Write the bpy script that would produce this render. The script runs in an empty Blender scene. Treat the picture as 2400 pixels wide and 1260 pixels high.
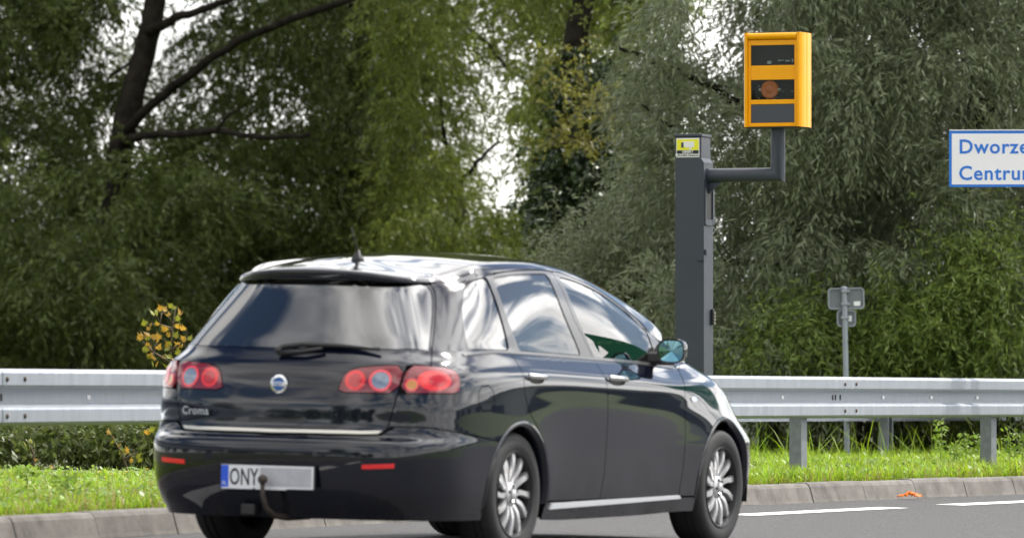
import bpy, bmesh, math, random, numpy as np
from mathutils import Vector, Matrix, Quaternion, geometry
R = math.radians
sc = bpy.context.scene
COL = sc.collection
# ------------------------------------------------------------------ camera
CAM_H = 1.006
cam = bpy.data.cameras.new('camera')
cam.lens = 200; cam.sensor_width = 36; cam.sensor_fit = 'HORIZONTAL'
cam.shift_y = 212 / 2400
cam.clip_start = 0.5; cam.clip_end = 6000
cam.dof.use_dof = True; cam.dof.focus_distance = 40.0; cam.dof.aperture_fstop = 4.2
cam_o = bpy.data.objects.new('camera', cam); COL.objects.link(cam_o)
cam_o.location = (0, 0, CAM_H); cam_o.rotation_euler = (R(90), 0, 0)
sc.camera = cam_o
# ------------------------------------------------------------------ light
SUN_AZ, SUN_EL = R(52), R(49)
world = bpy.data.worlds.new('World'); sc.world = world; world.use_nodes = True
wt = world.node_tree; wt.nodes.clear()
def wn(t, **k):
    n = wt.nodes.new(t)
    for a, b in k.items(): setattr(n, a, b)
    return n
def wmath(op, a, b=None, c=None):
    n = wn('ShaderNodeMath', operation=op)
    for i, v in enumerate((a, b, c)):
        if v is None: continue
        if isinstance(v, (int, float)): n.inputs[i].default_value = v
        else: wt.links.new(v, n.inputs[i])
    return n.outputs[0]
sky = wn('ShaderNodeTexSky', sky_type='NISHITA', sun_disc=False)
sky.sun_elevation = SUN_EL; sky.sun_rotation = SUN_AZ
sky.altitude = 50; sky.air_density = 1.0; sky.dust_density = 0.7; sky.ozone_density = 1.2
tc = wn('ShaderNodeTexCoord')
sep = wn('ShaderNodeSeparateXYZ'); wt.links.new(tc.outputs['Generated'], sep.inputs[0])
den = wmath('ADD', wmath('MAXIMUM', sep.outputs[2], 0.0), 0.16)
comb = wn('ShaderNodeCombineXYZ')
wt.links.new(wmath('DIVIDE', sep.outputs[0], den), comb.inputs[0])
wt.links.new(wmath('DIVIDE', sep.outputs[1], den), comb.inputs[1])
comb.inputs[2].default_value = 3.7
n1 = wn('ShaderNodeTexNoise'); n1.inputs['Scale'].default_value = 1.5; n1.inputs['Detail'].default_value = 4.5
n1.inputs['Roughness'].default_value = 0.5; n1.inputs['Distortion'].default_value = 0.25
wt.links.new(comb.outputs[0], n1.inputs['Vector'])
n2 = wn('ShaderNodeTexNoise'); n2.inputs['Scale'].default_value = 2.3; n2.inputs['Detail'].default_value = 6
wt.links.new(comb.outputs[0], n2.inputs['Vector'])
cover = wn('ShaderNodeMapRange'); cover.interpolation_type = 'SMOOTHSTEP'
cover.inputs['From Min'].default_value = 0.42; cover.inputs['From Max'].default_value = 0.55
wt.links.new(n1.outputs['Fac'], cover.inputs['Value'])
low = wn('ShaderNodeMapRange'); low.inputs['From Min'].default_value = 0.16; low.inputs['From Max'].default_value = 0.03
wt.links.new(sep.outputs[2], low.inputs['Value'])            # clouds crowd together towards the horizon
fac = wmath('MAXIMUM', cover.outputs[0], wmath('MULTIPLY', low.outputs[0], 0.97))
bright = wn('ShaderNodeMapRange'); bright.inputs['From Min'].default_value = 0.35; bright.inputs['From Max'].default_value = 0.65
bright.inputs['To Min'].default_value = 8.5; bright.inputs['To Max'].default_value = 18.0
wt.links.new(n2.outputs['Fac'], bright.inputs['Value'])
ccol = wn('ShaderNodeVectorMath', operation='SCALE'); ccol.inputs[0].default_value = (1.0, 0.985, 0.965)
# clouds scatter the light forward: they are brighter around the sun
dots = wn('ShaderNodeVectorMath', operation='DOT_PRODUCT'); wt.links.new(tc.outputs['Generated'], dots.inputs[0])
dots.inputs[1].default_value = (math.sin(SUN_AZ)*math.cos(SUN_EL), math.cos(SUN_AZ)*math.cos(SUN_EL), math.sin(SUN_EL))
glow = wmath('ADD', wmath('MULTIPLY', wmath('POWER', wmath('MAXIMUM', dots.outputs['Value'], 0.0), 4.0), 2.2), 1.0)
wt.links.new(wmath('MULTIPLY', bright.outputs[0], glow), ccol.inputs['Scale'])
mixc = wn('ShaderNodeMix', data_type='RGBA')
wt.links.new(fac, mixc.inputs[0]); wt.links.new(sky.outputs[0], mixc.inputs[6]); wt.links.new(ccol.outputs[0], mixc.inputs[7])
bg = wn('ShaderNodeBackground'); bg.inputs['Strength'].default_value = 0.13
wt.links.new(mixc.outputs[2], bg.inputs[0])
wo = wn('ShaderNodeOutputWorld'); wt.links.new(bg.outputs[0], wo.inputs[0])
sun = bpy.data.lights.new('sun', 'SUN'); sun.energy = 5.0; sun.angle = R(0.6); sun.color = (1.0, 0.955, 0.88)
sun_o = bpy.data.objects.new('sun', sun); COL.objects.link(sun_o)
sdir = Vector((math.sin(SUN_AZ)*math.cos(SUN_EL), math.cos(SUN_AZ)*math.cos(SUN_EL), math.sin(SUN_EL)))
sun_o.rotation_euler = sdir.to_track_quat('Z', 'Y').to_euler(); sun_o.location = (20, 20, 30)
vs = sc.view_settings; vs.view_transform = 'Standard'; vs.look = 'None'; vs.gamma = 1.0; vs.exposure = 0.0
vs.use_curve_mapping = False
sc.render.engine = 'CYCLES'
sc.cycles.max_bounces = 8; sc.cycles.transparent_max_bounces = 16; sc.cycles.diffuse_bounces = 3
sc.cycles.caustics_reflective = False; sc.cycles.caustics_refractive = False
sc.cycles.use_denoising = True
# ------------------------------------------------------------------ helpers
def tag(o, label=None, cat=None, group=None, kind=None):
    if label: o['label'] = label
    if cat: o['category'] = cat
    if group: o['group'] = group
    if kind: o['kind'] = kind
    return o
def empty(name, loc=(0, 0, 0), rz=0, parent=None):
    o = bpy.data.objects.new(name, None); COL.objects.link(o); o.location = loc; o.rotation_euler = (0, 0, rz)
    o.empty_display_size = 0.2
    if parent: o.parent = parent
    return o
class MB:
    def __init__(s): s.v = []; s.f = []
    def add(s, vs, fs):
        k = len(s.v); s.v += [tuple(p) for p in vs]; s.f += [tuple(i + k for i in q) for q in fs]; return s
    def box(s, x0, x1, y0, y1, z0, z1):
        return s.add([(x0,y0,z0),(x1,y0,z0),(x1,y1,z0),(x0,y1,z0),(x0,y0,z1),(x1,y0,z1),(x1,y1,z1),(x0,y1,z1)],
                     [(3,2,1,0),(4,5,6,7),(0,1,5,4),(1,2,6,5),(2,3,7,6),(3,0,4,7)])
    def tube(s, path, rad, n=8, cap=True):
        path = [Vector(p) for p in path]
        rad = rad if isinstance(rad, (list, tuple)) else [rad]*len(path)
        rings = []; prev = None
        for i, p in enumerate(path):
            t = (path[min(i+1, len(path)-1)] - path[max(i-1, 0)]).normalized()
            a = prev if prev is not None else (Vector((0,0,1)) if abs(t.z) < .9 else Vector((1,0,0)))
            a = (a - t*a.dot(t)).normalized(); b = t.cross(a); prev = a
            rings.append([p + (a*math.cos(2*math.pi*k/n) + b*math.sin(2*math.pi*k/n))*rad[i] for k in range(n)])
        vs = [q for r in rings for q in r]; fs = []
        for i in range(len(path)-1):
            for k in range(n):
                fs.append((i*n+k, i*n+(k+1) % n, (i+1)*n+(k+1) % n, (i+1)*n+k))
        if cap: fs += [tuple(range(n))[::-1], tuple((len(path)-1)*n+k for k in range(n))]
        return s.add(vs, fs)
    def lathe(s, prof, n=48, axis='y', c=(0, 0, 0), closed=False):
        vs = []
        for (a, r) in prof:
            for k in range(n):
                t = 2*math.pi*k/n
                if axis == 'y': vs.append((c[0]+r*math.cos(t), c[1]+a, c[2]+r*math.sin(t)))
                elif axis == 'z': vs.append((c[0]+r*math.cos(t), c[1]+r*math.sin(t), c[2]+a))
                else: vs.append((c[0]+a, c[1]+r*math.cos(t), c[2]+r*math.sin(t)))
        m = len(prof); fs = []
        for i in range(m if closed else m-1):
            j = (i+1) % m
            for k in range(n): fs.append((i*n+k, i*n+(k+1) % n, j*n+(k+1) % n, j*n+k))
        return s.add(vs, fs)
    def prism(s, poly, z0, z1, axis='z'):
        n = len(poly)
        def P(a, b, c): return (a, b, c) if axis == 'z' else ((a, c, b) if axis == 'y' else (c, a, b))
        return s.add([P(a, b, z0) for a, b in poly] + [P(a, b, z1) for a, b in poly],
                     [tuple(range(n))[::-1], tuple(range(n, 2*n))] + [(i, (i+1) % n, n+(i+1) % n, n+i) for i in range(n)])
    def build(s, name, mat, parent=None, smooth=False, bevel=0, loc=None, rot=None, fix=True, seg=2):
        me = bpy.data.meshes.new(name); me.from_pydata(s.v, [], s.f); me.update()
        if fix:
            bm = bmesh.new(); bm.from_mesh(me); bmesh.ops.recalc_face_normals(bm, faces=bm.faces); bm.to_mesh(me); bm.free()
        return put(name, me, mat, parent, smooth, bevel, loc, rot, seg)
def put(name, me, mat, parent=None, smooth=False, bevel=0, loc=None, rot=None, seg=2):
    o = bpy.data.objects.new(name, me); COL.objects.link(o)
    if mat is not None and not me.materials: me.materials.append(M[mat] if isinstance(mat, str) else mat)
    if smooth:
        me.polygons.foreach_set('use_smooth', [True]*len(me.polygons))
        if smooth == 'auto':
            try: me.set_sharp_from_angle(angle=R(38))
            except Exception: pass
    if bevel:
        b = o.modifiers.new('bevel', 'BEVEL'); b.width = bevel; b.segments = seg; b.limit_method = 'ANGLE'; b.angle_limit = R(40)
    if parent: o.parent = parent
    if loc is not None: o.location = loc
    if rot is not None: o.rotation_euler = rot
    return o
def twin(o, parent, loc=None, rot=None, scale=None):
    c = o.copy(); COL.objects.link(c); c.parent = parent
    for k in list(c.keys()):
        if k in ('label', 'category', 'group'): del c[k]
    if loc is not None: c.location = loc
    if rot is not None: c.rotation_euler = rot
    if scale is not None: c.scale = scale
    return c
def text(name, body, size, mat, parent, matrix, extrude=.0015, align='LEFT', spacing=1.0, weight=0.0):
    cu = bpy.data.curves.new(name, 'FONT'); cu.body = body; cu.size = size; cu.extrude = extrude; cu.align_x = align
    cu.space_character = spacing; cu.offset = weight; cu.resolution_u = 3
    t = bpy.data.objects.new(name, cu); COL.objects.link(t)
    bpy.context.view_layer.update()
    me = bpy.data.meshes.new_from_object(t.evaluated_get(bpy.context.evaluated_depsgraph_get()))
    bpy.data.objects.remove(t); bpy.data.curves.remove(cu)
    me.materials.clear(); me.transform(matrix)
    return put(name, me, mat, parent)
# ------------------------------------------------------------------ materials
M = {}
def mat(name, col, rough=.5, metal=0., coat=0., spec=.5, var=0., vscale=8., bump=0., bscale=60., detail=6, col2=None, transl=0., emit=None, alpha=None, island=0., coords='Object', rvar=0., stretch=None):
    m = bpy.data.materials.new(name); m.use_nodes = True; nt = m.node_tree; nd = nt.nodes
    p = nd['Principled BSDF']; out = nd['Material Output']
    p.inputs['Roughness'].default_value = rough; p.inputs['Metallic'].default_value = metal
    p.inputs['Coat Weight'].default_value = coat; p.inputs['Coat Roughness'].default_value = .03
    p.inputs['Specular IOR Level'].default_value = spec
    c = (*col, 1); p.inputs['Base Color'].default_value = c
    src = None
    vec = None
    if var or bump or rvar:
        t = nd.new('ShaderNodeTexCoord'); mp = nd.new('ShaderNodeMapping'); nt.links.new(t.outputs[coords], mp.inputs[0]); vec = mp.outputs[0]
        if stretch: mp.inputs['Scale'].default_value = stretch
    if var:
        n = nd.new('ShaderNodeTexNoise'); n.inputs['Scale'].default_value = vscale; n.inputs['Detail'].default_value = detail; n.inputs['Roughness'].default_value = .65
        nt.links.new(vec, n.inputs['Vector'])
        mr = nd.new('ShaderNodeMapRange'); mr.inputs['From Min'].default_value = .3; mr.inputs['From Max'].default_value = .7; nt.links.new(n.outputs['Fac'], mr.inputs['Value'])
        mx = nd.new('ShaderNodeMix'); mx.data_type = 'RGBA'; nt.links.new(mr.outputs[0], mx.inputs[0])
        a = tuple(x*(1-var) for x in col); b = col2 if col2 else tuple(min(1, x*(1+var)) for x in col)
        mx.inputs[6].default_value = (*a, 1); mx.inputs[7].default_value = (*b, 1); src = mx.outputs[2]
        if rvar:
            mr2 = nd.new('ShaderNodeMapRange'); mr2.inputs['To Min'].default_value = rough-rvar; mr2.inputs['To Max'].default_value = rough+rvar
            nt.links.new(mr.outputs[0], mr2.inputs['Value']); nt.links.new(mr2.outputs[0], p.inputs['Roughness'])
    if island:
        g = nd.new('ShaderNodeNewGeometry'); hs = nd.new('ShaderNodeHueSaturation')
        mv = nd.new('ShaderNodeMapRange'); mv.inputs['To Min'].default_value = 1-island; mv.inputs['To Max'].default_value = 1+island
        nt.links.new(g.outputs['Random Per Island'], mv.inputs['Value']); nt.links.new(mv.outputs[0], hs.inputs['Value'])
        mh = nd.new('ShaderNodeMapRange'); mh.inputs['To Min'].default_value = .5-.045*island; mh.inputs['To Max'].default_value = .5+.03*island
        wn_ = nd.new('ShaderNodeTexWhiteNoise'); wn_.noise_dimensions = '1D'; nt.links.new(g.outputs['Random Per Island'], wn_.inputs['W'])
        nt.links.new(wn_.outputs['Value'], mh.inputs['Value']); nt.links.new(mh.outputs[0], hs.inputs['Hue'])
        if src is not None: nt.links.new(src, hs.inputs['Color'])
        else: hs.inputs['Color'].default_value = c
        src = hs.outputs[0]
    if src is not None: nt.links.new(src, p.inputs['Base Color'])
    if bump:
        n = nd.new('ShaderNodeTexNoise'); n.inputs['Scale'].default_value = bscale; n.inputs['Detail'].default_value = 5; nt.links.new(vec, n.inputs['Vector'])
        b = nd.new('ShaderNodeBump'); b.inputs['Strength'].default_value = bump; b.inputs['Distance'].default_value = .01
        nt.links.new(n.outputs['Fac'], b.inputs['Height']); nt.links.new(b.outputs[0], p.inputs['Normal'])
    if transl:
        tr = nd.new('ShaderNodeBsdfTranslucent'); ms = nd.new('ShaderNodeMixShader'); ms.inputs[0].default_value = transl
        if src is not None: nt.links.new(src, tr.inputs[0])
        else: tr.inputs[0].default_value = c
        nt.links.new(p.outputs[0], ms.inputs[1]); nt.links.new(tr.outputs[0], ms.inputs[2]); nt.links.new(ms.outputs[0], out.inputs[0])
    M[name] = m
    return m
def glass(name, tint, refl=1.5, rough=0.0):
    m = bpy.data.materials.new(name); m.use_nodes = True; nt = m.node_tree; nd = nt.nodes; nd.remove(nd['Principled BSDF'])
    fr = nd.new('ShaderNodeFresnel'); fr.inputs['IOR'].default_value = refl
    gl = nd.new('ShaderNodeBsdfGlossy'); gl.inputs['Roughness'].default_value = rough; gl.inputs['Color'].default_value = (1, 1, 1, 1)
    tr = nd.new('ShaderNodeBsdfTransparent'); tr.inputs['Color'].default_value = (*tint, 1)
    ms = nd.new('ShaderNodeMixShader'); nt.links.new(fr.outputs[0], ms.inputs[0]); nt.links.new(tr.outputs[0], ms.inputs[1]); nt.links.new(gl.outputs[0], ms.inputs[2])
    nt.links.new(ms.outputs[0], nd['Material Output'].inputs[0]); M[name] = m
    return m
# ------------------------------------------------------------------ materials of the setting
mat('asphalt', (.040,.040,.042), .85, spec=.12, var=.5, vscale=75, detail=7, bump=.6, bscale=200, col2=(.165,.163,.166))
mat('road_paint', (.72,.72,.70), .6, var=.12, vscale=40)
mat('concrete', (.140,.127,.112), .9, var=.45, vscale=4.5, detail=10, bump=.35, bscale=90, col2=(.205,.190,.174))
mat('soil', (.075,.085,.03), .95, var=.4, vscale=3, col2=(.11,.12,.035))
mat('meadow', (.06,.10,.025), .95, var=.4, vscale=.8, col2=(.11,.14,.04))
mat('grass_blade', (.27,.41,.022), .42, transl=.5, island=.40, spec=.5)
mat('grass_dry', (.36,.30,.10), .6, transl=.35, island=.3)
mat('galvanised', (.34,.37,.41), .42, metal=.45, var=.12, vscale=24, detail=8, rvar=.09, stretch=(1,1,.12))
mat('galvanised_dark', (.20,.215,.235), .5, metal=.35, var=.2, vscale=14, detail=8, bump=.05, bscale=200)  # post zinc: shade of faces turned from the sun put into the colour
mat('rusty_bolt', (.10,.075,.06), .7, metal=.4, var=.3, vscale=60)
mat('slot_dark', (.03,.03,.032), .8)
mat('reflector_white', (.85,.85,.86), .3)
# ------------------------------------------------------------------ road geometry
def road_z(X, Y):
    return -.02*(max(-16, min(12, X))+.014) + .002*(max(-40, min(70, Y))-29.1)
KP = np.polyfit([29.3,31.175,32.53,32.8,39.77,41.69,43.12,44.51],[-2.72,-1.964,-1.366,-1.23,1.611,2.501,3.234,4.006],2)
def kerb_curve():
    pts = []
    Y = 27.0
    s0 = np.polyval(np.polyder(KP), Y); x0 = np.polyval(KP, Y)
    for k in range(-80, 0): pts.append((x0+s0*k*.5, Y+k*.5))
    while Y < 48: pts.append((float(np.polyval(KP, Y)), Y)); Y += .25
    s1 = np.polyval(np.polyder(KP), 48.); x1 = np.polyval(KP, 48.)
    ang = math.atan(s1); x, y = x1, 48.
    for k in range(120):
        pts.append((float(x), float(y))); ang = min(ang+.006, 1.0); x += math.sin(ang)*.5; y += math.cos(ang)*.5
    return np.array(pts)
KC = kerb_curve()
_seg = np.linalg.norm(np.diff(KC, axis=0), axis=1); KS = np.concatenate([[0], np.cumsum(_seg)])
S0 = float(np.interp(27.0, KC[:,1], KS)); KS = KS - S0                # s = 0 where the curve passes y = 27
def kat(s, off=0.):
    x = np.interp(s, KS, KC[:,0]); y = np.interp(s, KS, KC[:,1])
    e = .6; tx = np.interp(s+e, KS, KC[:,0])-np.interp(s-e, KS, KC[:,0]); ty = np.interp(s+e, KS, KC[:,1])-np.interp(s-e, KS, KC[:,1])
    l = math.hypot(tx, ty); tx /= l; ty /= l
    return float(x - ty*off), float(y + tx*off), (tx, ty)              # off > 0: beyond the kerb, away from the road
def kpt(s, off, dz=0.):
    x, y, t = kat(s, off); x0, y0, _ = kat(s, 0)
    return Vector((x, y, road_z(x0, y0) + dz - (off*.019*0 if off > 0 else 0)))
# road sheet
SS = np.concatenate([np.arange(-36, 0, 2.), np.arange(0, 26, .5), np.arange(26, 64, 2.)])
offs = [.03, 0, -.3, -1, -2, -3.5, -5, -7, -9, -11, -13]
mb = MB(); n = len(offs)
for s in SS:
    for o_ in offs:
        x, y, t = kat(s, o_); mb.v.append((x, y, road_z(x, y)))
for i in range(len(SS)-1):
    for j in range(n-1): mb.f.append((i*n+j, i*n+j+1, (i+1)*n+j+1, (i+1)*n+j))
o = mb.build('road', 'asphalt'); tag(o, kind='structure')
# verge behind the kerb
offs = [.12, .5, 1, 2, 3, 5, 8, 12, 20, 35, 60]
mb = MB(); n = len(offs)
rng = random.Random(4)
def verge_z(s, off):
    x0, y0, _ = kat(s, 0); return road_z(x0, y0) + .125 + (min(off, 1.2)*.02) + (.02*math.sin(s*1.7)*min(off, 1))
for s in SS:
    for o_ in offs:
        x, y, t = kat(s, o_); mb.v.append((x, y, verge_z(s, o_)))
for i in range(len(SS)-1):
    for j in range(n-1): mb.f.append((i*n+j, i*n+j+1, (i+1)*n+j+1, (i+1)*n+j))
o = mb.build('verge', 'soil', smooth=True); tag(o, kind='structure')
# land all round, out to the horizon
mb = MB(); NA = 48; rr = [0, 30, 60, 100, 200, 500, 1500, 4000]
for r_ in rr:
    for k in range(NA): mb.v.append((r_*math.cos(2*math.pi*k/NA), 25+r_*math.sin(2*math.pi*k/NA), -.55 if r_ < 150 else -.9))
for i in range(len(rr)-1):
    for k in range(NA): mb.f.append((i*NA+k, i*NA+(k+1) % NA, (i+1)*NA+(k+1) % NA, (i+1)*NA+k))
o = mb.build('ground', 'meadow'); tag(o, kind='structure')
# kerb of separate stones
kerb = empty('kerb', kat(0)[:2]+(0,)); tag(kerb, kind='structure')
prof = [(0, -.12), (0, .0), (-.004+.012, .02), (.034, .112), (.048, .132), (.066, .14), (.15, .142), (.15, -.12)]
rng = random.Random(11)
kinv = Vector(kerb.location)
for k in range(-14, 44):
    s = -.36 + k*1.022
    if s > 33: break
    mb = MB(); dz = rng.uniform(-.004, .004); dof = rng.uniform(-.004, .004); nn = len(prof)
    for t in (0, .5, 1):
        for (a, b) in prof:
            mb.v.append(kpt(s + .0035 + t*1.015, a+dof, b+dz) - kinv)
    for i in range(2):
        for j in range(nn): mb.f.append((i*nn+j, i*nn+(j+1) % nn, (i+1)*nn+(j+1) % nn, (i+1)*nn+j))
    mb.f += [tuple(range(nn)), tuple(range(2*nn, 3*nn))]
    mb.build('kerb_stone', 'concrete', kerb, bevel=.006)
# grit line in the gutter is part of the asphalt; painted edge line
def dash(s0, s1, off0, w):
    mb = MB(); st = np.linspace(s0, s1, 8)
    for s in st:
        for o_ in (off0-w/2, off0+w/2):
            x, y, t = kat(s, o_); mb.v.append((x, y, road_z(x, y)+.004))
    for i in range(len(st)-1): mb.f.append((2*i, 2*i+1, 2*i+3, 2*i+2))
    return mb
lines = empty('lane_marking', (0, 0, 0)); tag(lines, kind='structure')
E_S = 14.28
for k in (-4, -3, 0, 1, 2, 3, 4):
    s1 = E_S + k*4.0
    dash(s1-2.9, s1, -.88, .22).build('painted_dash', 'road_paint', lines, fix=False)
# concrete edging strip half lost in the grass
strip = empty('edging_strip', kpt(2.0, 1.6, .12)); tag(strip, kind='structure')
a = Vector((-3.6, 32.25, 0)); b = Vector((-1.75, 37.4, 0)); L_ = (b-a).length; u = (b-a)/L_; nrm = Vector((-u.y, u.x, 0))
for k in range(6):
    mb = MB(); q0 = a+u*(k*L_/6+.004); q1 = a+u*((k+1)*L_/6-.004); z0 = .165+.012*(k % 2)
    mb.add([q0+Vector((0,0,z0-.15)), q1+Vector((0,0,z0-.15)), q1+nrm*.09+Vector((0,0,z0-.15)), q0+nrm*.09+Vector((0,0,z0-.15)),
            q0+Vector((0,0,z0+.035)), q1+Vector((0,0,z0+.035)), q1+nrm*.09+Vector((0,0,z0+.035)), q0+nrm*.09+Vector((0,0,z0+.035))],
           [(3,2,1,0),(4,5,6,7),(0,1,5,4),(1,2,6,5),(2,3,7,6),(3,0,4,7)])
    mb.v = [tuple(Vector(p)-strip.location) for p in mb.v]
    mb.build('edging_stone', 'concrete', strip, bevel=.006)
# ------------------------------------------------------------------ grass
def grass(name, n, area, h, w, m, seed, lean=.5):
    g = np.random.default_rng(seed)
    P = area(g, n); n = len(P)
    a = g.uniform(0, 2*math.pi, n); d = np.stack([np.cos(a), np.sin(a), np.zeros(n)], 1); sd = np.stack([-np.sin(a), np.cos(a), np.zeros(n)], 1)
    H = h[0] + (h[1]-h[0])*g.random(n)**2.0; W = g.uniform(w[0], w[1], n); B = g.uniform(.1, lean, n)*H*1.3
    patch = .65+.35*np.sin(P[:,0]*2.1+P[:,1]*1.3)*np.sin(P[:,1]*2.7-P[:,0]); H = H*(.75+.4*patch)
    up = np.array([0, 0, 1.])
    def ring(t, k): return P + d*(B*t*t)[:,None] + up*(H*(t-.25*t*t*B/H))[:,None], sd*(W*k)[:,None]
    rows = []
    for t, k in ((0, .8), (.45, 1.0), (.8, .6)):
        c, s_ = ring(t, k); rows += [c-s_, c+s_]
    tip, _ = ring(1.0, 0); rows.append(tip)
    V = np.stack(rows, 1).reshape(-1, 3)
    base = (np.arange(n)*7)[:,None]
    quads = np.concatenate([base+np.array([[0,1,3,2]]), base+np.array([[2,3,5,4]])], 1).reshape(-1, 4)
    tris = base+np.array([[4,5,6]])
    me = fast_mesh(name, V, quads, tris)
    return put(name, me, m)
def fast_mesh(name, V, quads, tris=None):
    me = bpy.data.meshes.new(name); me.vertices.add(len(V)); me.vertices.foreach_set('co', np.ascontiguousarray(V, np.float32).ravel())
    nt = 0 if tris is None else len(tris)
    idx = quads.ravel() if nt == 0 else np.concatenate([quads.ravel(), tris.ravel()])
    me.loops.add(len(idx)); me.loops.foreach_set('vertex_index', idx.astype(np.int32))
    me.polygons.add(len(quads)+nt)
    st = np.concatenate([np.arange(len(quads))*4, len(quads)*4+np.arange(nt)*3]).astype(np.int32)
    tot = np.concatenate([np.full(len(quads), 4), np.full(nt, 3)]).astype(np.int32)
    me.polygons.foreach_set('loop_start', st); me.polygons.foreach_set('loop_total', tot)
    me.update(calc_edges=True); me.validate()
    return me
def verge_area(s0, s1, o0, o1, pw=1.6, lo=-9, hi=9):
    def f(g, n):
        s = g.uniform(s0, s1, n); o_ = o0+(o1-o0)*g.random(n)**pw
        P = np.array([[*kat(a, b)[:2], verge_z(a, b)-.005] for a, b in zip(s, o_)])
        q = P[:,0]/P[:,1]                        # the stretch of verge that can be seen past the car
        return P[(q > lo) & (q < hi)]
    return f
g1 = grass('grass', 70000, verge_area(.5, 14, .16, 7.5, 1.4, -.135, -.045), (.03, .12), (.0022, .0048), 'grass_blade', 1, .9); tag(g1, 'bright green grass on the verge behind the kerb', 'grass', kind='stuff')
g2 = grass('grass', 130000, verge_area(12, 34, .16, 11, 1.6, .03, .125), (.04, .17), (.0024, .0055), 'grass_blade', 2, .9); tag(g2, 'long bright grass around the guardrail posts', 'grass', kind='stuff')
g5 = grass('grass', 60000, verge_area(.5, 30, .16, 7, 1.6, -.05, .035), (.04, .15), (.0024, .005), 'grass_blade', 8, .9); tag(g5, 'green grass on the verge hidden behind the car', 'grass', kind='stuff')
g3 = grass('dry_grass', 9000, verge_area(.5, 27, .15, 3.5, 2.2), (.05, .16), (.002, .004), 'grass_dry', 3, 1.0); tag(g3, 'dry straw stalks along the kerb edge', 'dry grass', kind='stuff')
g4 = grass('tall_grass', 1100, verge_area(15, 32, 1.2, 9, 1, .03, .125), (.25, .52), (.0025, .0045), 'grass_blade', 5, .9); tag(g4, 'tall arching grass stems under the guardrail', 'grass', kind='stuff')

# low broad-leaved herbs woven into the grass
def herbs(name, n, area, seed, size):
    g = np.random.default_rng(seed); P = area(g, n); n = len(P); P[:,2] += g.uniform(.01, .09, n)
    a = g.uniform(0, 2*math.pi, n); tl = g.uniform(-.3, .9, n)
    d = np.stack([np.cos(a)*np.cos(tl), np.sin(a)*np.cos(tl), np.sin(tl)], 1); sd = np.stack([-np.sin(a), np.cos(a), g.uniform(-.3, .3, n)], 1)
    L_ = g.uniform(size[0], size[1], n)[:,None]; W_ = L_*g.uniform(.28, .5, (n, 1))
    V = np.stack([P, P+d*L_*.35+sd*W_, P+d*L_*.75+sd*W_*.8, P+d*L_, P+d*L_*.75-sd*W_*.8, P+d*L_*.35-sd*W_], 1).reshape(-1, 3)
    b = (np.arange(n)*6)[:,None]
    q = np.concatenate([b+np.array([[0,1,2,5]]), b+np.array([[5,2,3,4]])], 1).reshape(-1, 4)
    return put(name, fast_mesh(name, V, q), 'herb_leaf')
mat('herb_leaf', (.20,.33,.04), .45, transl=.4, island=.45)
h1 = herbs('ground_herbs', 9000, verge_area(.5, 14, .2, 6.5, 1.6, -.135, -.045), 6, (.02, .05)); tag(h1, 'low broad-leaved herbs in the short grass beside the car', 'herbs', kind='stuff')
h2 = herbs('ground_herbs', 15000, verge_area(12, 30, .2, 8, 1.6, .03, .125), 7, (.02, .06)); tag(h2, 'low broad-leaved herbs in the long grass under the guardrail', 'herbs', kind='stuff')
# ------------------------------------------------------------------ guardrails
BEAM = [(.012,.310),(.045,.309),(.072,.300),(.081,.288),(.081,.222),(.075,.211),(.030,.196),(.020,.186),(.020,.124),(.030,.114),(.075,.099),(.081,.088),(.081,.022),(.072,.010),(.045,.001),(.012,0)]
def rail_z(s):
    x0, y0, _ = kat(s, 0); return road_z(x0, y0)
def beam_mesh(s0, s1, off, zt, face, org, push=0.):
    mb = MB(); st = np.linspace(s0, s1, max(4, int((s1-s0)/.4))); n = len(BEAM)
    for s in st:
        zr = rail_z(s)
        for back in (0, 1):
            for (o_, z) in BEAM:
                x, y, t = kat(s, off - face*(o_+push-.003*back)); mb.v.append((x-org.x, y-org.y, zr+zt-.31+z-org.z))
    for i in range(len(st)-1):
        for back in (0, 1):
            b0 = (2*i+back)*n; b1 = (2*i+2+back)*n
            for j in range(n-1): mb.f.append((b0+j, b0+j+1, b1+j+1, b1+j))
    m0 = 0
    for i in (0, len(st)-1):
        for j in range(n-1): mb.f.append((2*i*n+j, 2*i*n+j+1, (2*i+1)*n+j+1, (2*i+1)*n+j))
    return mb
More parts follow.
